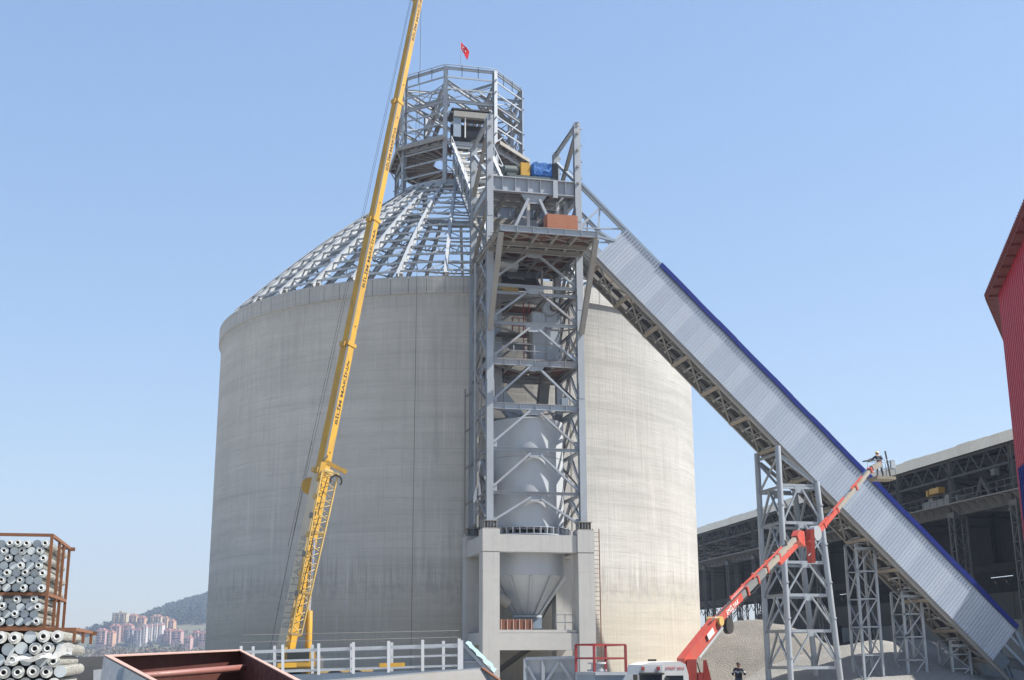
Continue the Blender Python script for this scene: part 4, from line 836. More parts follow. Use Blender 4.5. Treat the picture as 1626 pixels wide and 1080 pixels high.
# folded lattice jib alongside the base section
J0, J1 = at(470, 1008, 76.2), at(524, 752, 77.0); jd = (J1 - J0).normalized(); jx = bs; jy = bf_; NJ = 20
def jw(t): return .30 + .2 * min(1, t * 1.3)
cor = [(-1, 1), (1, 1), (1, -1), (-1, -1)]
def JP(t, k): return J0.lerp(J1, t) + jx * (cor[k][0] * jw(t)) + jy * (cor[k][1] * .32)
for k in range(4): bar(crn, 'jib_chord', JP(0, k), JP(1, k), ('rod', .055, 6), YELLOW_P)
for i in range(NJ):
    for k in range(4):
        a, b = (k, (k + 1) % 4) if i % 2 else ((k + 1) % 4, k); bar(crn, 'jib_lacing', JP(i / NJ, a), JP((i + 1) / NJ, b), ('rod', .028, 5), YELLOW_P)
for t in (0, .25, .62, 1):
    for k in range(4): bar(crn, 'jib_frame', JP(t, k), JP(t, (k + 1) % 4), ('box', .09, .09), YELLOW_P)
bar(crn, 'jib_head', J1 - jx * .5 + jd * .9 - jd * .2, J1 + jx * 1.0 + jd * .25, ('box', .2, .26), YELLOW); bar(crn, 'jib_hinge', J1 - jx * .55 - jd * .6, J1 - jx * .55 + jd * .6, ('box', .3, .34), YELLOW)
lathe('jib_hook', [(.3, -.04), (.4, -.04), (.4, .04), (.3, .04)], 16, BLACK, crn, (0, 0, 0), a0=-.6, a1=3.6).matrix_basis = W[crn].inverted() @ frame(x=jx, y=jd, z=jy, c=J1 + jx * .45 - jd * .5 + jy * .4)
for q in range(7):
    t = .12 + .12 * q; box(crn, 'jib_bracket', J0.lerp(J1, t) - jx * (jw(t) + .1) + jy * .1, (.25, .3, .3), BOOMGREY if q % 2 else YELLOW_P, x=jx, y=jy, z=jd)
    bar(crn, 'hose', J0.lerp(J1, t) - jx * .2 + jy * (.38 + .05 * (q % 2)), J0.lerp(J1, t + .12) - jx * (.1 + .1 * (q % 2)) + jy * .4, ('rod', .03, 6), BLACK)
# luffing cylinder, turntable, carrier
cy0, cy1 = at(489, 1062, 77.2), at(491, 970, 77.4); bar(crn, 'cylinder', cy0 - Vector((0, 0, .6)), cy1, ('rod', .21, 16), YELLOW); bar(crn, 'cylinder_rod', cy1, at(499, 855, 77.8), ('rod', .10, 12), CHROME); bar(crn, 'cylinder_rod', cy1 - bs * .16, at(493, 880, 77.8), ('rod', .04, 8), CHROME)
box(crn, 'turntable', (BP.x + .6, 78, 1.75), (3.0, 2.4, .8), BOOMGREY, bev=.08); box(crn, 'chassis', (BP.x - .5, 78.5, 1.15), (11, 2.6, .5), YELLOW_P, bev=.06); box(crn, 'counterweight', (BP.x - 3.0, 78, 1.85), (1.4, 2.5, 1.0), BOOMGREY, bev=.08)
cb = box(crn, 'cab', (BP.x + 1.0, 76.4, 2.0), (1.8, 1.0, 1.1), YELLOW, bev=.1); box(cb, 'cab_window', (BP.x + 1.0, 75.88, 2.15), (1.3, .03, .6), GLASS)
for x in (-5, -3.4, -.6, 1.0, 3.4, 4.6):
    for y in (77.3, 79.7): o = lathe('wheel', [(.3, -.2), (.62, -.2), (.68, -.1), (.68, .1), (.62, .2), (.3, .2)], 24, BLACK, crn, (0, 0, 0)); o.matrix_basis = W[crn].inverted() @ frame(x=E1, y=Vector((0, 0, 1)), z=-E2, c=(BP.x - .5 + x, y + x * .23, .68))

# ================================================================== red loader crane on its truck
lc = thing('loader_crane_truck', 'white truck cab with a red folding loader crane raised to the gallery', 'truck crane', (8.6, 64, 0))
vd = Vector((.66, .75, 0)).normalized()
A0, A1, A2, A3, A4 = at(1090, 1046, 64), at(1136, 988, 66.2), at(1266, 852, 75), at(1284, 862, 75.6), at(1384, 744, 81.6)
# column and A-frame
mobj('column', [at(x, y, Y) for Y in (64.4, 63.4) for x, y in ((1089, 1100), (1107, 1100), (1106, 1047), (1091, 1047))], [(0, 1, 2, 3), (7, 6, 5, 4), (0, 4, 5, 1), (1, 5, 6, 2), (2, 6, 7, 3), (3, 7, 4, 0)], RED, lc)
plate(lc, 'side_stay', [at(1117, 1048, 64.2), at(1121, 1048, 64.2), at(1129, 1080, 64.2), at(1129, 1100, 64.2), at(1117, 1100, 64.2)], .3, RED)
box(lc, 'pump_box', at(1112, 1076, 64.8), (.5, .5, .5), RED_D, bev=.04); bar(lc, 'hose', at(1107, 1052, 63.8), at(1112, 1070, 63.9), ('rod', .03, 6), BLACK)
def seg(name, a, b, w, h, mat, off=0, side=0):
    d = (b - a).normalized(); s = d.cross(Vector((0, 0, 1))).normalized(); n = s.cross(d).normalized(); return bar(lc, name, a + n * off + s * side, b + n * off + s * side, ('box', w, h), mat, up=n)
def up_of(a, b): d = (b - a).normalized(); s = d.cross(Vector((0, 0, 1))).normalized(); return s.cross(d).normalized(), s, d
n0, s0_, d0 = up_of(A0, A1); plate(lc, 'inner_arm', [A0 - d0 * .6 - n0 * .26, A0 - d0 * .45 + n0 * .30, A1 + n0 * .28 + d0 * .1, A1 + d0 * .4, A1 - n0 * .3, A0 - n0 * .34], .46, RED, s0_)
lathe('arm_pin', [(0, -.4), (.24, -.4), (.24, .4), (0, .4)], 16, YELLOW_P, lc, (0, 0, 0)).matrix_basis = W[lc].inverted() @ frame(x=d0, y=n0, z=s0_, c=A1 + n0 * .05)
plate(lc, 'sticker', [A0.lerp(A1, .55) + n0 * .2 + s0_ * .33, A0.lerp(A1, .75) + n0 * .2 + s0_ * .33, A0.lerp(A1, .75) - n0 * .12 + s0_ * .33, A0.lerp(A1, .55) - n0 * .12 + s0_ * .33], .01, WHITE, s0_)
n1, s1, d1 = up_of(A1, A2); LN = (A2 - A1).length
seg('outer_boom', A1 - d1 * .4, A1.lerp(A2, .27), .32, .38, RED); seg('outer_boom', A1.lerp(A2, .25), A1.lerp(A2, .55), .30, .34, BOOMGREY); seg('outer_boom', A1.lerp(A2, .5), A1.lerp(A2, .74), .27, .30, TUBEG); seg('outer_boom', A1.lerp(A2, .7), A2, .22, .25, TUBEG)
for i, t in enumerate((.33, .46, .58, .74)):
    w = .46 - .05 * i; box(lc, 'boom_collar', A1.lerp(A2, t), (.16, w, w + .04), RED, x=d1, y=s1, z=n1)
    seg('extension_ram', A1.lerp(A2, t - .16), A1.lerp(A2, t + .05), .085, .09, RED, .40 - .02 * i, .06); seg('ram_rod', A1.lerp(A2, t + .05), A1.lerp(A2, t + .14), .045, .045, CHROME, .40 - .02 * i, .06); box(lc, 'ram_bracket', A1.lerp(A2, t - .14) + n1 * .3, (.12, .14, .3), RED, x=d1, y=s1, z=n1); box(lc, 'ram_bracket', A1.lerp(A2, t + .12) + n1 * .3, (.1, .14, .3), BOOMGREY, x=d1, y=s1, z=n1)
seg('extension_ram', A1.lerp(A2, .70), A1.lerp(A2, .93), .18, .2, RED, -.25, .2); seg('ram_rod', A1.lerp(A2, -.05), A1.lerp(A2, .32), .07, .07, CHROME, .34, .15)
for q in range(8): seg('hose_line', A1.lerp(A2, .12 + .07 * q) - n1 * (.30 + .08 * math.sin(q * 1.9)), A1.lerp(A2, .19 + .07 * q) - n1 * (.30 + .08 * math.sin(q * 1.9 + 1.9)), .035, .035, BLACK, 0, .16)
seg('luffing_ram', A0 + d0 * 1.0 - n0 * .55, A1 - n0 * .55 + d0 * .4, .14, .14, CHROME)
text(lc, 'lettering', 'EMİLYAK', .36, INKW, A1.lerp(A2, .09) + s1 * .176 - n1 * .12, d1, n1, .003, 1.1).matrix_basis
lathe('hose_reel', [(0, -.12), (.42, -.12), (.42, .12), (0, .12)], 20, BLACK, lc, (0, 0, 0)).matrix_basis = W[lc].inverted() @ frame(x=d1, y=n1, z=s1, c=A1.lerp(A2, .1) - n1 * .75)
plate(lc, 'elbow', [A2 - d1 * .4 + n1 * .2, A2 + n1 * .35 + d1 * .1, A2 + d1 * .7 + n1 * .05, A2 + d1 * .75 - Vector((0, 0, .9)), A2 + d1 * .2 - Vector((0, 0, .5)), A2 - n1 * .2 - d1 * .3], .4, RED, s1)
plate(lc, 'elbow_link', [A3 + Vector((0, 0, .8)), A3 + Vector((.25, 0, .8)), A3 + Vector((.2, 0, -1.2)), A3 + Vector((0, 0, -1.2))], .3, RED, s1)
n2_, s2, d2 = up_of(A3, A4)
seg('fly_jib', A3, A3.lerp(A4, .42), .25, .28, RED, 0); seg('fly_jib', A3.lerp(A4, .32), A3.lerp(A4, .75), .22, .25, TUBEG); seg('fly_jib', A3.lerp(A4, .7), A4, .18, .21, TUBEG)
for t in (.22, .42, .72, .97): box(lc, 'boom_collar', A3.lerp(A4, t), (.15, .33, .36), RED, x=d2, y=s2, z=n2_); 
for t in (.1, .36, .66): seg('extension_ram', A3.lerp(A4, t), A3.lerp(A4, t + .18), .09, .1, RED, .24, .06); seg('ram_rod', A3.lerp(A4, t + .18), A3.lerp(A4, t + .27), .05, .05, CHROME, .3, .1)
seg('ram_rod', A3 - d2 * .6, A3.lerp(A4, .12), .07, .07, CHROME, -.5, .1)
lathe('winch_drum', [(0, -.2), (.45, -.2), (.45, .2), (0, .2)], 24, GALV, lc, (0, 0, 0)).matrix_basis = W[lc].inverted() @ frame(x=d2, y=n2_, z=s2, c=A3.lerp(A4, .1) + n2_ * .1)
bar(lc, 'basket_arm', A4, at(1398, 737, 82), ('box', .3, .34), TUBEG)
# truck: cab and chassis
tx = Vector((.985, .17, 0)); ty_ = Vector((-.17, .985, 0)); tc = Vector((6.9, 62.4, 0))
def cabv(x, y, z): return tc + tx * x + ty_ * y + Vector((0, 0, z))
prof = [(-1.25, .3), (-1.22, 1.25), (-1.05, 1.68), (-.6, 1.80), (.85, 1.84), (1.12, 1.70), (1.25, 1.2), (1.25, .3)]
vs = [cabv(x, y, z) for y in (-1.2, 1.2) for x, z in prof]; n = len(prof)
cabo = mobj('cab', vs, [tuple(range(n)), tuple(range(2 * n - 1, n - 1, -1))] + [(i, n + i, n + (i + 1) % n, (i + 1) % n) for i in range(n)], WHITE, lc)
box(cabo, 'roof_fairing', cabv(-.55, -1.22, 1.52), (1.0, .05, .36), RAILW, x=tx, y=ty_); box(cabo, 'windscreen', cabv(-.62, -1.215, 1.0), (1.1, .04, .55), GLASS, x=tx, y=ty_); box(cabo, 'side_window', cabv(.55, -1.215, .98), (.85, .04, .42), GLASS, x=tx, y=ty_)
for x in (-1.0, -.25): box(cabo, 'marker_lamp', cabv(x, -1.26, 1.52), (.15, .04, .16), RED_D, x=tx, y=ty_)
box(cabo, 'sun_visor', cabv(-.6, -1.3, 1.28), (1.2, .2, .07), BLACK, x=tx, y=ty_); box(cabo, 'mirror', cabv(-1.4, -1.3, 1.05), (.18, .12, .4), BLACK, x=tx, y=ty_); box(cabo, 'air_horn', cabv(-.35, -.6, 1.90), (.34, .3, .09), BLACK, x=tx, y=ty_); box(cabo, 'mirror', cabv(.15, -1.32, 1.0), (.2, .12, .2), BLACK, x=tx, y=ty_)
text(cabo, 'lettering', 'STRET 2015', .17, INKR, cabv(.12, -1.212, 1.47), tx, Vector((0, 0, 1)), .004, 1.1)
box(lc, 'chassis', cabv(3.4, .2, .5), (8.5, 2.0, .3), DARK, x=tx, y=ty_)
for x in (-.2, 4.6, 6.2):
    for y in (-1.0, 1.2): lathe('wheel', [(.2, -.17), (.38, -.17), (.42, -.1), (.42, .1), (.38, .17), (.2, .17)], 24, BLACK, lc, (0, 0, 0)).matrix_basis = W[lc].inverted() @ frame(x=tx, y=Vector((0, 0, 1)), z=-ty_, c=cabv(x, y, .42))
# basket
bc = at(1401, 762, 82.4); bk = thing('work_basket', 'small man basket with wooden floor held beside the gallery roof', 'work basket', bc)
bx, by = Vector((.97, .23, 0)), Vector((-.23, .97, 0))
def BK(x, y, z): return bc + bx * x + by * y + Vector((0, 0, z))
box(bk, 'floor', BK(0, 0, .06), (1.4, 1.15, .22), paint('basket_floor_wood', (.30, .26, .20), .8, amt=.4), x=bx, y=by, bev=.02)
for x in (-.68, 0, .68):
    for y in (-.55, .55): bar(bk, 'post', BK(x, y, .2), BK(x, y, 1.25), ('rod', .025, 6), STEEL_B)
for y in (-.55, .55):
    for z in (.7, 1.25): bar(bk, 'rail', BK(-.68, y, z), BK(.68, y, z), ('rod', .022, 6), STEEL_B)
for x in (-.68, .68):
    for z in (.7, 1.25): bar(bk, 'rail', BK(x, -.55, z), BK(x, .55, z), ('rod', .022, 6), STEEL_B)
bar(bk, 'tool_pole', BK(.5, -.2, .2), BK(.25, -.2, 1.9), ('box', .08, .08), DARK); box(bk, 'control_box', BK(.5, -.58, .95), (.3, .2, .5), GALV, x=bx, y=by); bar(bk, 'tray', BK(-1.25, 0, 1.2), BK(-.3, 0, 1.32), ('box', .4, .07), DARK)
# ================================================================== people
SKIN = paint('skin', (.42, .25, .17), .6, amt=.1); NAVY = paint('navy_workwear', (.022, .028, .045), .85, amt=.2); JEANS = paint('blue_grey_trousers', (.06, .075, .105), .85, amt=.2); HAIR = paint('dark_hair', (.02, .015, .012), .7, amt=.1)
REFL = paint('reflective_tape', (.6, .62, .62), .4, amt=.1); HELM = paint('yellow_helmet', (.75, .55, .2), .4, amt=.1)
def person(label, foot, face, joints, head_tilt, parts):
    """joints: name -> (x right, y forward, z) in the person's own frame; one skinned body"""
    f = Vector((face[0], face[1], 0)).normalized(); r = Vector((f.y, -f.x, 0)); foot = Vector(foot)
    Wd = lambda p: foot + r * p[0] + f * p[1] + Vector((0, 0, p[2]))
    root = thing('person', label, 'person', foot); names = list(joints); ix = {n: i for i, n in enumerate(names)}
    E = [('pelvis', 'belly'), ('belly', 'chest'), ('chest', 'neck'), ('neck', 'head'), ('head', 'crown')]
    for s in 'lr':
        E += [('pelvis', s + 'hip'), (s + 'hip', s + 'knee'), (s + 'knee', s + 'ankle'), (s + 'ankle', s + 'toe'), ('chest', s + 'sho'), (s + 'sho', s + 'elb'), (s + 'elb', s + 'wri'), (s + 'wri', s + 'hand'), (s + 'hand', s + 'f1'), (s + 'hand', s + 'f2'), (s + 'hand', s + 'f3'), (s + 'hand', s + 'f4'), (s + 'wri', s + 'thumb')]
    for s in 'lr':
        w, e = Vector(joints[s + 'wri']), Vector(joints[s + 'elb']); d = (w - e).normalized(); sd = d.cross(Vector((0, 0, 1))); sd = sd.normalized() if sd.length > .1 else Vector((1, 0, 0)); cu = sd.cross(d)
        joints[s + 'hand'] = w + d * .08
        for q in range(4): joints[s + 'f%d' % (q + 1)] = w + d * (.165 - .008 * abs(q - 1)) + sd * (-.036 + .024 * q) - cu * .03
        joints[s + 'thumb'] = w + d * .085 + sd * -.07
    names = list(joints); ix = {n: i for i, n in enumerate(names)}
    RAD = dict(pelvis=.175, belly=.17, chest=.20, neck=.065, head=.095, crown=.088, hip=.105, knee=.068, ankle=.05, toe=.04, sho=.095, elb=.062, wri=.034, hand=.032, f1=.009, f2=.009, f3=.009, f4=.008, thumb=.010)
    me = bpy.data.meshes.new('body'); me.from_pydata([Wd(joints[n]) - foot for n in names], [(ix[a], ix[b]) for a, b in E], []); o = bpy.data.objects.new('tmp', me); COL.objects.link(o)
    md = o.modifiers.new('skin', 'SKIN'); md.use_smooth_shade = True; o.modifiers.new('sub', 'SUBSURF').levels = 2
    for n in names:
        k = n if n in RAD else n[1:]; v = me.skin_vertices[0].data[ix[n]]; q = RAD[k]; v.radius = (q * 1.12, q * .86) if k in ('chest', 'belly', 'pelvis') else (q, q); v.use_root = n == 'pelvis'
    bpy.context.view_layer.update(); m2 = bpy.data.meshes.new_from_object(o.evaluated_get(bpy.context.evaluated_depsgraph_get())); bpy.data.objects.remove(o)
    for m in (JEANS, NAVY, SKIN, REFL, BLACK): m2.materials.append(m)
    zb, zn = joints['pelvis'][2] + .05, joints['neck'][2] - .02; ws = [(Wd(joints[s + 'wri']) - foot) for s in 'lr']; an = joints['lankle'][2]
    for p_ in m2.polygons:
        c = p_.center; i = 1
        if c.z < an + .05: i = 4
        elif c.z < zb: i = 0
        elif c.z > zn: i = 2
        elif parts and abs(c.z - (zb + .28)) < .035: i = 3
        if any((c - w).length < .13 for w in ws): i = 2
        p_.material_index = i
    link('body', m2, root, Matrix.Translation(foot)); return root, Wd
J1_ = dict(pelvis=(0, 0, .95), belly=(0, .02, 1.1), chest=(0, .03, 1.32), neck=(0, .05, 1.49), head=(0, .08, 1.62), crown=(0, .07, 1.70), lhip=(-.1, 0, .88), lknee=(-.12, .03, .48), lankle=(-.13, -.02, .09), ltoe=(-.15, .14, .04), rhip=(.1, 0, .88), rknee=(.12, .04, .48), rankle=(.13, 0, .09), rtoe=(.15, .16, .04), lsho=(-.19, .02, 1.40), lelb=(-.33, .02, 1.15), lwri=(-.26, .24, 1.12), rsho=(.19, .02, 1.40), relb=(.36, .04, 1.16), rwri=(.24, .28, 1.15))
p1, w1_ = person('worker in dark jacket with pale stripes standing below the gravel heap', (11.5, 66, 0), (.45, .89), dict(J1_), 0, True)
def cap(root, Wd, c, r, mat, name, sq=.8):
    bm = bmesh.new(); bmesh.ops.create_uvsphere(bm, u_segments=20, v_segments=10, radius=r); bmesh.ops.delete(bm, geom=[v for v in bm.verts if v.co.z < -.25 * r], context='VERTS'); bmesh.ops.scale(bm, vec=(1, 1.12, sq), verts=bm.verts)
    me = bpy.data.meshes.new(name); bm.to_mesh(me); bm.free(); me.materials.append(mat); me.polygons.foreach_set('use_smooth', [True] * len(me.polygons)); return link(name, me, root, Matrix.Translation(Wd(c)))
cap(p1, w1_, (0, .05, 1.665), .112, HAIR, 'hair', .85)
def face_of(root, Wd, h):
    for s in (-1, 1): box(root, 'eye', Wd((s * .032, h[1] + .095, h[2] + .005)), (.022, .012, .012), INK); box(root, 'ear', Wd((s * .098, h[1], h[2])), (.02, .04, .06), SKIN)
    box(root, 'nose', Wd((0, h[1] + .105, h[2] - .03)), (.024, .03, .04), SKIN); box(root, 'mouth', Wd((0, h[1] + .093, h[2] - .065)), (.05, .012, .012), OXIDE)
face_of(p1, w1_, (0, .08, 1.62))
J2_ = dict(pelvis=(0, 0, .90), belly=(0, .04, 1.06), chest=(0, .10, 1.27), neck=(0, .15, 1.43), head=(0, .20, 1.55), crown=(0, .20, 1.63), lhip=(-.1, 0, .84), lknee=(-.15, .06, .46), lankle=(-.2, 0, .09), ltoe=(-.22, .16, .04), rhip=(.1, 0, .84), rknee=(.15, .03, .46), rankle=(.19, -.03, .09), rtoe=(.22, .13, .04), lsho=(-.19, .1, 1.35), lelb=(-.36, .22, 1.2), lwri=(-.42, .42, 1.22), rsho=(.19, .1, 1.35), relb=(.34, .2, 1.18), rwri=(.36, .4, 1.22))
p2, w2_ = person('worker with yellow helmet and orange belt standing in the work basket', tuple(BK(-.15, -.05, .2)), (-.25, .97), dict(J2_), 0, False)
cap(p2, w2_, (0, .19, 1.60), .128, HELM, 'helmet', .9); face_of(p2, w2_, (0, .2, 1.55))
lathe('belt', [(.17, .93), (.185, .93), (.185, 1.01), (.17, 1.01)], 20, paint('orange_belt', (.6, .14, .04), .6, amt=.1), p2, w2_((0, .01, 0)))
# ================================================================== crates of flanged pipes, left foreground
CR = Vector((-9.16, 25, 0)); 
def K(a, b, z): return CR - E1 * a + E2 * b + Vector((0, 0, z))       # a to the left, b to the back
PIPE = paint('galvanised_pipe', (.56, .62, .655), .5, .0, dirt=(.40, .41, .38), amt=.4, scale=5); PIPE_W = paint('pale_flange', (.68, .70, .69), .5, 0, dirt=(.36, .31, .24), amt=.6, scale=8)
def cagemat():
    m, n, b = mat_base('wire_cage', .5, .2); t = noise(n, 55, 3, (1, .06, 1)); c = mixc(n, ramp(n, t, .38, .62), (.13, .13, .115), (.46, .46, .42)); n.links.new(c, b.inputs[0]); bump(n, b, t, 1, .05); return m
CAGE = cagemat()
def crate(name, label, a0, a1, b0, b1, z0, z1, mids, inner):
    t = thing(name, label, 'crate', K(a0, b0, z0), 'rusty pipe crates'); s = ('box', .06, .06)
    for z in (z0, z1) + mids:
        for b in (b0, b1): bar(t, 'rail', K(a0, b, z), K(a1, b, z), s, RUST)
        for a in (a0, a1): bar(t, 'rail', K(a, b0, z), K(a, b1, z), s, RUST)
    for b in [b0 + (b1 - b0) * q for q in inner]:
        for a in (a0, a1): bar(t, 'post', K(a, b, z0 if mids else z1 - .25), K(a, b, z1 + .02), ('box', .058, .058), RUST)
    bar(t, 'lug', K(a0 - .12, b1, z1 - .02), K(a0 + .02, b1, z1 - .02), ('box', .05, .08), RUST); return t
crate('pipe_crate', 'rusty steel crate of small flanged pipes, upper of the stack', 0, 2.2, 0, 3.2, 2.74, 4.53, (3.38,), (0, .42, .66, 1)); crate('pipe_crate', 'rusty steel crate of large flanged pipes, lower of the stack', -.62, 2.6, -.5, 3.0, .1, 2.70, (), (0, .5, 1))
bar(bpy.data.objects['pipe_crate'], 'divider', K(0, .02, 3.33), K(2.2, .02, 3.33), ('box', .05, .07), DARK)
_pm = {}
def pipe_mesh(kind, R0, ln):
    k = (kind, R0)
    if k in _pm: return _pm[k]
    n = 18; out = []
    def lm(prof, mat, nm):
        vs, fs = [], []; q = len(prof)
        for i in range(n):
            a = 2 * math.pi * i / n; vs += [(r * math.cos(a), y, r * math.sin(a)) for r, y in prof]
        for i in range(n):
            j = (i + 1) % n; fs += [(i * q + s, i * q + s + 1, j * q + s + 1, j * q + s) for s in range(q - 1)]
        me = recalc(mk(vs, fs, mat, True, nm)); me.set_sharp_from_angle(angle=R_(35)); return me
    out.append(('tube', lm([(R0 * .9, .02), (R0 * .9, ln)], CAGE, 'tube')))
    if kind == 'ring':
        out.append(('flange', lm([(R0 * .45, 0), (R0 * .98, 0), (R0 * .98, .02), (R0 * .45, .02)], PIPE if R0 < .1 else PIPE_W, 'flange')))
        c = R0 * .5; out.append(('collar', lm([(c * .72, .03), (c * .72, -.09), (c * 1.0, -.10), (c * 1.12, -.085), (c * 1.12, -.07), (c, -.06), (c, 0)], PIPE_W, 'collar'))); out.append(('bore', lm([(0, -.02), (c * .71, -.02)], BLACK, 'bore')))
    else: out.append(('cap', lm([(0, 0), (R0 * .98, 0), (R0 * .98, .02), (0, .02)], PIPE, 'cap')))
    _pm[k] = out; return out
def pipe(kind, R0, a, b, z, ln, label, group, tilt=0):
    c = K(a, b, z); t = thing('flanged_pipe' if kind == 'ring' else 'capped_pipe', label, 'pipe', c, group); M = frame(c=c) @ Matrix.Rotation(random.uniform(-tilt, tilt), 4, 'Z') @ Matrix.Rotation(random.uniform(-tilt, tilt), 4, 'X')
    for nm, me in pipe_mesh(kind, R0, ln): link(nm, me, t, M)
rp = random.Random(4)
def fill(z0, z1, R0, a0, a1, b0, ln, lab, grp, pr, jit, gap=1.0):
    dz = R0 * 1.74 * gap; z = z0 + R0; row = 0
    while z < z1 - R0 * .4:
        a = a0 + R0 + (R0 * gap if row % 2 else 0)
        while a < a1:
            ring = (row + int(a / (2 * R0))) % 2 == 0 if rp.random() < .75 else rp.random() < pr
            pipe('ring' if ring else 'cap', R0, a + rp.uniform(-jit, jit), b0 + rp.uniform(-.03, .05) + (-.04 if ring else .04), z + rp.uniform(-jit, jit), ln, lab if ring else lab.replace('flanged', 'capped'), grp, .008)
            a += 2 * R0 * gap
        z += dz; row += 1
fill(3.42, 4.52, .082, .03, 1.5, -.02, 3.15, 'small galvanised flanged pipe end in the upper crate', 'small pipes in the upper crate', .6, .008); fill(2.77, 3.33, .082, .06, 1.5, -.02, 3.15, 'small galvanised flanged pipe end in the upper crate', 'small pipes in the upper crate', .6, .008)
fill(1.35, 2.66, .118, -.55, 1.5, -.55, 3.4, 'large pale flanged pipe end in the lower crate', 'large pipes in the lower crate', .75, .02, 1.06)
vs, fs = [], []
for i in range(15):
    a = -.62 + i * .085; z = 2.22 - .012 * i + .03 * math.sin(i * 1.3)
    for q in range(4): vs.append(K(a, -.68 + .05 * math.sin(i + q), z + .045 * q * (1.6 if i < 4 else .7)))
for i in range(14):
    for q in range(3): a = i * 4 + q; fs.append((a, a + 1, a + 5, a + 4))
tag(mobj('plastic_film', vs, fs, WHITE, smooth=True), 'crumpled strip of white film across the large pipes', 'plastic film')

# ================================================================== primed hopper frame, foreground
hq = [Vector((-4.77, 15, 2.20)), Vector((-3.50, 16.5, 2.265)), Vector((-1.90, 12.3, 1.90)), Vector((-2.86, 11, 1.88))]
TUBE = paint('primed_tube', (.26, .10, .08), .5, dirt=(.35, .2, .17), amt=.4)
hf = thing('hopper_frame', 'open red-primed steel hopper with pale flange rim in the foreground', 'hopper', (-3.3, 13.7, 0)); cn = sum(hq, Vector()) / 4
lowq = [p + (p - cn) * Vector((1, 1, 0)).normalized().length * .10 + Vector((0, 0, -1.9 + (2.2 - p.z))) for p in hq]
for i in range(4):
    j = (i + 1) % 4; a, b = hq[i], hq[j]; inn = lambda p: p + (cn - p).normalized() * .16
    mobj('rim', [a + Vector((0, 0, .012)), b + Vector((0, 0, .012)), inn(b) + Vector((0, 0, .012)), inn(a) + Vector((0, 0, .012)), a, b, inn(b), inn(a)], [(0, 1, 2, 3), (7, 6, 5, 4), (0, 4, 5, 1), (1, 5, 6, 2), (2, 6, 7, 3), (3, 7, 4, 0)], OXIDE_L, hf)
    ia, ib = a + (cn - a).normalized() * .05, b + (cn - b).normalized() * .05; la, lb = lowq[i], lowq[j]; d = Vector((0, 0, -.004))
    me = mobj('wall', [ia + d, ib + d, lb, la], [(0, 1, 2, 3)], OXIDE, hf); out = ((ib - ia).cross(la - ia)).normalized(); out = out if out.dot(ia - cn) > 0 else -out
    mobj('outer_skin', [ia + d + out * .03, ib + d + out * .03, lb + out * .03, la + out * .03], [(0, 1, 2, 3)], STEEL, hf)
    for q in range(1, 12): p = a.lerp(b, q / 12); p = p + (cn - p).normalized() * .07; lathe('bolt_hole', [(0, .0145), (.011, .0145)], 8, INK, hf, p)
ra, rb_ = hq[0].lerp(hq[3], .22) + Vector((.12, 0, -.16)), hq[1].lerp(hq[2], .22) + Vector((-.1, 0, -.13)); bar(hf, 'stay_tube', ra, rb_, ('rod', .04, 12), TUBE)
ra, rb_ = hq[0].lerp(hq[3], .62) + Vector((.1, 0, -.2)), hq[1].lerp(hq[2], .62) + Vector((-.1, 0, -.2)); bar(hf, 'stay_tube', ra, rb_, ('rod', .04, 12), TUBE)
plate(hf, 'stiffener', [hq[0].lerp(hq[3], .35) + Vector((-.06, 0, -.03)), lowq[0].lerp(lowq[3], .35) + Vector((-.2, 0, 0)), lowq[0].lerp(lowq[3], .35) + Vector((.1, 0, 0)), hq[0].lerp(hq[3], .35)], .04, STEEL_B)
sp = thing('end_plate', 'small white drilled plate at the left of the primed hopper', 'steel plate', at(156, 1082, 15.6)); plate(sp, 'plate', [at(149, 1064, 15.6), at(166, 1062, 15.6), at(166, 1100, 15.6), at(149, 1100, 15.6)], .03, WHITE); lathe('hole', [(0, 0), (.012, 0)], 8, INK, sp, at(152, 1068, 15.57))

# ================================================================== pale railed walkway
wk = thing('railed_walkway', 'pale grey railed steel walkway lying in front of the silo', 'walkway', at(560, 1090, 45.5))
def rail_row(xs, Y, yt0, yt1, h):
    pts = []
    for x in xs:
        f = (x - 381) / (731 - 381); y = yt0 + (yt1 - yt0) * f; b = at(x, y + h, Y); t = at(x, y - 10, Y); pts.append((b, t)); bar(wk, 'post', b, t, ('box', .10, .08), RAILW)
    for (b0, t0), (b1, t1) in zip(pts[:-1], pts[1:]):
        for f, s in ((.80, .10), (.48, .06), (.14, .06)): bar(wk, 'rail', b0.lerp(t0, f), b1.lerp(t1, f), ('box', .05, s), RAILW)
    return pts
near = rail_row((383, 449, 506, 561, 617, 671, 729), 44.6, 1036, 1024, 40); far = rail_row((402, 436, 496, 558, 622, 704, 733), 46.6, 1037, 1027, 36)
for (b0, t0), (b1, t1) in zip(near[:-1], near[1:]): bar(wk, 'edge_beam', b0 + Vector((0, 0, -.12)), b1 + Vector((0, 0, -.12)), ('C', .1, .3), STEEL_B); bar(wk, 'edge_beam', b0 + Vector((0, 2, -.12)), b1 + Vector((0, 2, -.12)), ('C', .1, .3), STEEL_B); bar(wk, 'grating', b0 + Vector((0, 1, -.05)), b1 + Vector((0, 1, -.05)), ('box', 1.9, .05), STEEL_D)
for b, t in near: bar(wk, 'leg', b + Vector((0, .4, -.2)), Vector((b.x, b.y + .4, 0)), ('box', .14, .14), STEEL_B)
for q in (0, 1): bar(wk, 'wire', near[0][1] + Vector((0, 0, .12 + .25 * q)), near[-1][1] + Vector((0, 0, .05 + .22 * q)), ('rod', .007, 4), STEEL_D)
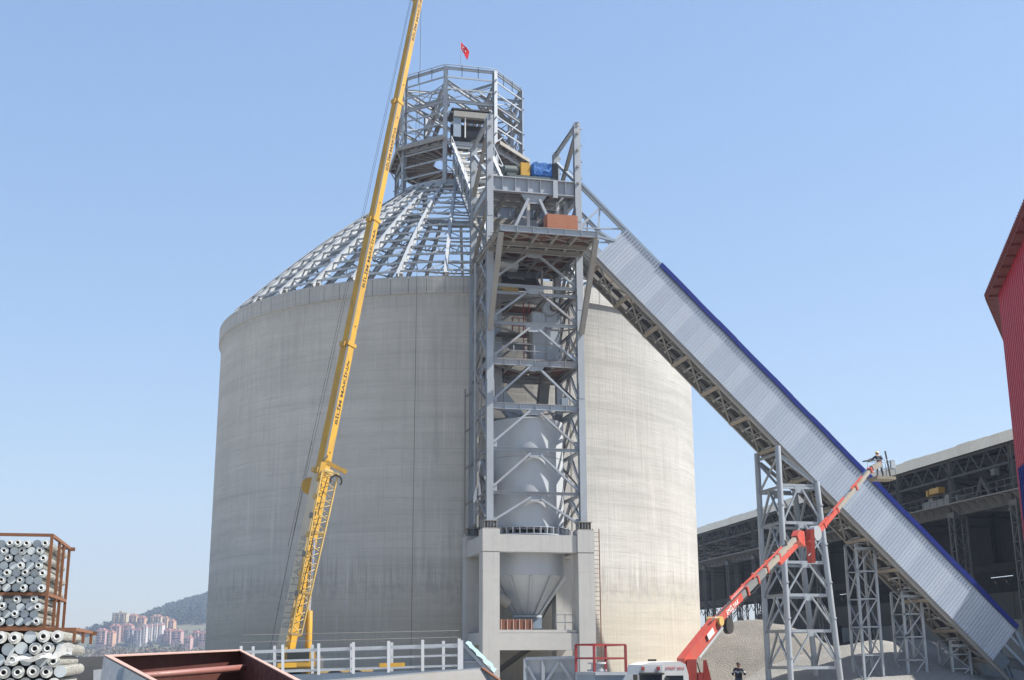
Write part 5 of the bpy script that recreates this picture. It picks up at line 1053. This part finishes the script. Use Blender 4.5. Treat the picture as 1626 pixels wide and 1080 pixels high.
for i, (x, w) in enumerate(((455, 30), (622, 40))): tag(bar(None, 'timber_batten', at(x - w / 2, 1057, 46), at(x + w / 2, 1056, 46.3), ('box', .16, .16), YELLOW), ['yellow timber batten behind the rails near the crane base', 'yellow timber batten lying at the middle of the railed walkway'][i], 'timber')
sl_ = thing('steel_slab', 'leaning grey steel plate with rusty edge before the railed walkway', 'steel plate', at(680, 1100, 41)); q = [at(500, 1083, 41), at(766, 1062, 41), at(794, 1082, 40), at(800, 1110, 39.5), at(500, 1110, 40)]
plate(sl_, 'plate', q, .08, STEEL_D); bar(sl_, 'rust_edge', q[1] + Vector((0, -.05, .02)), q[2] + Vector((0, -.05, .02)), ('box', .10, .05), RUST); bar(sl_, 'pale_edge', q[0] + Vector((0, -.05, .02)), q[1] + Vector((0, -.05, .02)), ('box', .05, .03), RAILW)
# bluish chute piece with torn film
ch = thing('blue_chute', 'blue-grey steel chute with torn cyan film beside the concrete column', 'chute', at(760, 1100, 47))
q0 = [(728, 1024), (738, 1021), (784, 1069), (770, 1100), (728, 1100)]
mobj('body', [at(x, y, Y) for Y in (47, 49) for x, y in q0], [(0, 1, 2, 3, 4), (9, 8, 7, 6, 5)] + [(i, 5 + i, 5 + (i + 1) % 5, (i + 1) % 5) for i in range(5)], STEEL_B, ch)
bar(ch, 'flange', at(736, 1024, 46.9), at(781, 1072, 46.9), ('box', .16, .12), STEEL); bar(ch, 'rib', at(729, 1051, 46.95), at(766, 1051, 46.95), ('box', .06, .06), STEEL); plate(ch, 'name_plate', [at(743, 1069, 46.93), at(760, 1069, 46.93), at(760, 1077, 46.93), at(743, 1077, 46.93)], .05, STEEL)
vs, fs = [], []
for i in range(13):
    t = i / 12; x, y = 740 + 46 * t, 1019 + 46 * t
    for q in range(3): vs.append(at(x - 1 + 2.2 * q + 1.5 * math.sin(i * 2.1), y + 1.2 * math.sin(i * 1.7 + q) - 1.2 * q + (2 if q == 0 else 0), 46.8 + .7 * q))
for i in range(12):
    for q in range(2): a = i * 3 + q; fs.append((a, a + 1, a + 4, a + 3))
mobj('torn_film', vs, fs, CYAN, ch, smooth=True)
# grey framed panel and the red guard rail on its steel box
pn = thing('framed_panel', 'grey steel framed panel leaning before the concrete frame', 'steel panel', at(874, 1100, 52))
plate(pn, 'skin', [at(834, 1046, 52.1), at(916, 1044, 52.1), at(916, 1120, 52.1), at(834, 1120, 52.1)], .05, STEEL)
for a, b in (((834, 1046), (916, 1044)), ((834, 1046), (834, 1120)), ((916, 1044), (916, 1120)), ((888, 1050), (862, 1090)), ((888, 1050), (914, 1090)), ((862, 1047), (862, 1100)), ((838, 1058), (860, 1100))): bar(pn, 'rib', at(*a, 51.95), at(*b, 51.95), ('box', .14, .12), STEEL)
gb = thing('red_guard_rail', 'dark red guard rail on a grey steel box left of the truck', 'guard rail', at(955, 1100, 50.5))
gp = [at(915, 1067, 50), at(944, 1067, 49.4), at(994, 1067, 50), at(962, 1067, 51.4)]; up1 = Vector((0, 0, 1.02))
for i in range(4):
    a, b = gp[i], gp[(i + 1) % 4]; bar(gb, 'post', a, a + up1, ('box', .09, .09), RED_D)
    for f in (.5, 1): bar(gb, 'rail', a + up1 * f, b + up1 * f, ('box', .06, .07), RED_D)
top = [p for p in gp]; mobj('steel_box', [p - Vector((0, 0, .02)) for p in top] + [p - Vector((0, 0, 1.6)) for p in top], [(0, 1, 2, 3), (7, 6, 5, 4), (0, 4, 5, 1), (1, 5, 6, 2), (2, 6, 7, 3), (3, 7, 4, 0)], STEEL_B, gb); bar(gb, 'edge', gp[0] + Vector((0, -.05, -.06)), gp[1] + Vector((0, -.05, -.06)), ('box', .1, .12), STEEL); bar(gb, 'edge', gp[1] + Vector((0, -.05, -.06)), gp[2] + Vector((0, -.05, -.06)), ('box', .1, .12), STEEL)
dt = thing('cable_drum', 'small pale cable drum inside the red guard rail', 'cable drum', at(948, 1064, 50.3)); lathe('drum', [(0, 0), (.38, 0), (.38, .06), (.22, .08), (.22, .26), (.36, .28), (.36, .34), (0, .34)], 20, RAILW, dt, at(948, 1066, 50.3))

# ================================================================== town on the far slope
TOWN = [(177, 201, 974, 992, 0, 1650, 1), (204, 217, 975, 990, 1, 1640, 0), (217, 230, 978, 992, 2, 1630, 0), (238, 256, 976, 990, 0, 1640, 0), (257, 266, 979, 995, 1, 1625, 0), (266, 276, 983, 999, 2, 1610, 0), (171, 190, 991, 1018, 3, 1540, 0), (190, 209, 990, 1017, 3, 1550, 0), (151, 168, 998, 1024, 4, 1500, 0), (168, 180, 1001, 1026, 2, 1480, 0), (197, 211, 996, 1020, 5, 1520, 0), (211, 224, 997, 1021, 5, 1510, 0), (224, 233, 992, 1020, 6, 1515, 0), (233, 242, 991, 1018, 6, 1525, 0), (242, 250, 990, 1014, 6, 1530, 0), (250, 258, 989, 1013, 6, 1535, 0), (259, 271, 998, 1013, 4, 1530, 0), (271, 288, 999, 1016, 4, 1515, 0), (294, 303, 1009, 1021, 4, 1480, 0), (304, 315, 1001, 1019, 3, 1520, 0), (315, 328, 1002, 1020, 4, 1510, 0)]
TC = [(.58, .50, .36), (.62, .47, .27), (.62, .38, .24), (.52, .36, .30), (.58, .38, .35), (.42, .41, .43), (.66, .62, .60)]
TM = [paint('render_%d' % i, c, .9, amt=.15, scale=.08, streak=(1, 1, 1)) for i, c in enumerate(TC)]; TILE = paint('clay_tiles', (.36, .13, .09), .9, amt=.3, scale=.2)
LBL = ['wide cream apartment block with flat roof at the top left of the town', 'cream apartment block just right of the flat roofed block', 'orange apartment block in the upper row of the town', 'pale apartment block in the middle of the upper row', 'yellow apartment block near the right of the upper row', 'rightmost orange block of the upper row', 'pinkish apartment block at the left of the middle row', 'pinkish apartment block under the cream flat roofed block', 'leftmost pink apartment block of the town', 'narrow orange tower block at the lower left of the town', 'shaded grey apartment block in the middle row', 'shaded grey apartment block left of the white towers', 'leftmost white tower block', 'second white tower block from the left', 'third white tower block from the left', 'rightmost white tower block', 'low pink block right of the white towers', 'wide low pink block below the yellow block', 'small pink house block before the right group', 'pinkish block left in the group beside the silo', 'pink block nearest the silo edge']
for i, (x0, x1, y0, y1, ci, Y, flat) in enumerate(TOWN):
    a, b = at(x0, y1, Y), at(x1, y0, Y); w, hgt = b.x - a.x, b.z - a.z; cx = (a.x + b.x) / 2; d = 14; z0 = min(a.z, hill_z(cx, Y)) - 3; zt = b.z - (0 if flat else 2.4)
    t = thing('apartment_block', LBL[i], 'building', (cx, Y, z0), 'apartment blocks of the town'); ux, uy = Vector((1, 0, 0)), Vector((0, 1, 0))
    box(t, 'walls', (cx, Y + d / 2, (z0 + zt) / 2), (w - .4, d, zt - z0), TM[ci], x=ux, y=uy); bay = max(1, int(w / 6)); vs, fs = [], []
    nf = max(2, int((zt - a.z) / 3.0))
    for f in range(nf):
        for q in range(bay * 2):
            wx = a.x + .4 + (w - .8) * (q + .5) / (bay * 2); wz = zt - 2.4 - 3.0 * f; ww = (w - .8) / (bay * 2) * .32; k = len(vs)
            for dx, dz in ((-ww, -.8), (ww, -.8), (ww, .8), (-ww, .8)): vs.append((wx + dx, Y - .06, wz + dz))
            fs.append((k, k + 1, k + 2, k + 3))
    tag(mobj('windows', vs, fs, GLASS if ci != 6 else DARKGREY, t), kind='stuff')
    for q in range(bay):
        wx = a.x + w * (q + .5) / bay; box(t, 'balcony_bay', (wx, Y - .7, (a.z + zt) / 2 + 1), (w / bay * .26, 1.3, zt - a.z - 3), TM[(ci + 1) % 7] if ci < 3 else TM[ci], x=ux, y=uy)
    if flat: box(t, 'parapet', (cx, Y + d / 2, zt + .4), (w, d + .4, .9), TM[0], x=ux, y=uy); box(t, 'stair_head', (cx, Y + d / 2, zt + 1.6), (4, 4, 2.4), TM[1], x=ux, y=uy)
    else:
        X0, X1 = a.x - .2, b.x + .2; rf = mobj('roof', [(X0, Y - .5, zt), (X1, Y - .5, zt), (X1, Y + d + .5, zt), (X0, Y + d + .5, zt), (X0 + w * .3, Y + d / 2, zt + 2.6), (X1 - w * .3, Y + d / 2, zt + 2.6)], [(0, 1, 5, 4), (1, 2, 5), (2, 3, 4, 5), (3, 0, 4), (3, 2, 1, 0)], TILE, t)
        for q in range(2): box(rf, 'roof_hut', (X0 + w * (.32 + .36 * q), Y + 2.5, zt + 1.6), (2.6, 2.6, 2.6), TM[ci], x=ux, y=uy)
# woods
def woods(name, label, n, spot, hmin, hmax, mats, seed, clumps=16, spread=.45):
    rnd = random.Random(seed); vs, fs, idx = [], [], []
    for _ in range(n):
        x, y = spot(rnd); z = hill_z(x, y); h = rnd.uniform(hmin, hmax); mi = rnd.randrange(len(mats))
        for q in range(clumps):
            v = rnd.uniform(.15, 1); r = h * spread * (1.05 - v) ** .6 * rnd.uniform(.5, 1); a = rnd.uniform(0, 6.28); c = Vector((x + r * math.cos(a), y + r * math.sin(a), z + h * v)); s = h * .16; k = len(vs)
            for _i in range(4): vs.append(c + Vector((rnd.uniform(-s, s), rnd.uniform(-s, s), rnd.uniform(-s, s))))
            fs += [(k, k + 1, k + 2), (k, k + 2, k + 3), (k, k + 3, k + 1), (k + 1, k + 3, k + 2)]; idx += [mi] * 4
    return tag(mobj(name, vs, fs, None, mats=mats, idx=idx), label, 'trees', kind='stuff')
PINE = [paint('pine_%d' % i, c, .9, amt=.2, scale=.3) for i, c in enumerate(((.035, .06, .03), (.045, .075, .035), (.03, .05, .03)))]; BARE = [paint('bare_%d' % i, c, .95, amt=.2, scale=.3) for i, c in enumerate(((.17, .14, .10), (.21, .18, .13), (.12, .12, .07), (.15, .125, .10)))]
woods('hill_forest', 'dark pine forest covering the hill beside the silo', 6500, lambda r: (r.uniform(-640, -330), r.uniform(1660, 2420)), 9, 15, PINE, 1)
woods('ridge_wood', 'far wood along the ridge left of the town', 500, lambda r: (r.uniform(-1150, -690), r.uniform(2050, 2300)), 8, 14, PINE, 2)
woods('bare_trees', 'leafless brownish trees below the town', 520, lambda r: (r.uniform(-480, -220), r.uniform(900, 1300)), 5, 9, BARE, 3, 20, .4); woods('town_trees', 'scattered green trees between the apartment blocks', 140, lambda r: (r.uniform(-500, -340), r.uniform(1440, 1600)), 5, 9, PINE + BARE[:1], 6, 16)

# ================================================================== air
HZ = [(-2600, -60, -1), (1600, -60, -1), (1600, 3000, -1), (-2600, 3000, -1)]
hm = bpy.data.materials.new('haze'); hm.use_nodes = True; n = hm.node_tree; n.nodes.remove(n.nodes['Principled BSDF']); pv = n.nodes.new('ShaderNodeVolumePrincipled')
pv.inputs['Color'].default_value = (.50, .60, .80, 1); pv.inputs['Density'].default_value = .00032; pv.inputs['Anisotropy'].default_value = .2; n.links.new(pv.outputs[0], n.nodes['Material Output'].inputs['Volume'])
hz = mobj('haze', [Vector(p) for p in HZ] + [Vector((p[0], p[1], 230)) for p in HZ], [(3, 2, 1, 0), (4, 5, 6, 7), (0, 1, 5, 4), (1, 2, 6, 5), (2, 3, 7, 6), (3, 0, 4, 7)], hm); tag(hz, kind='stuff')
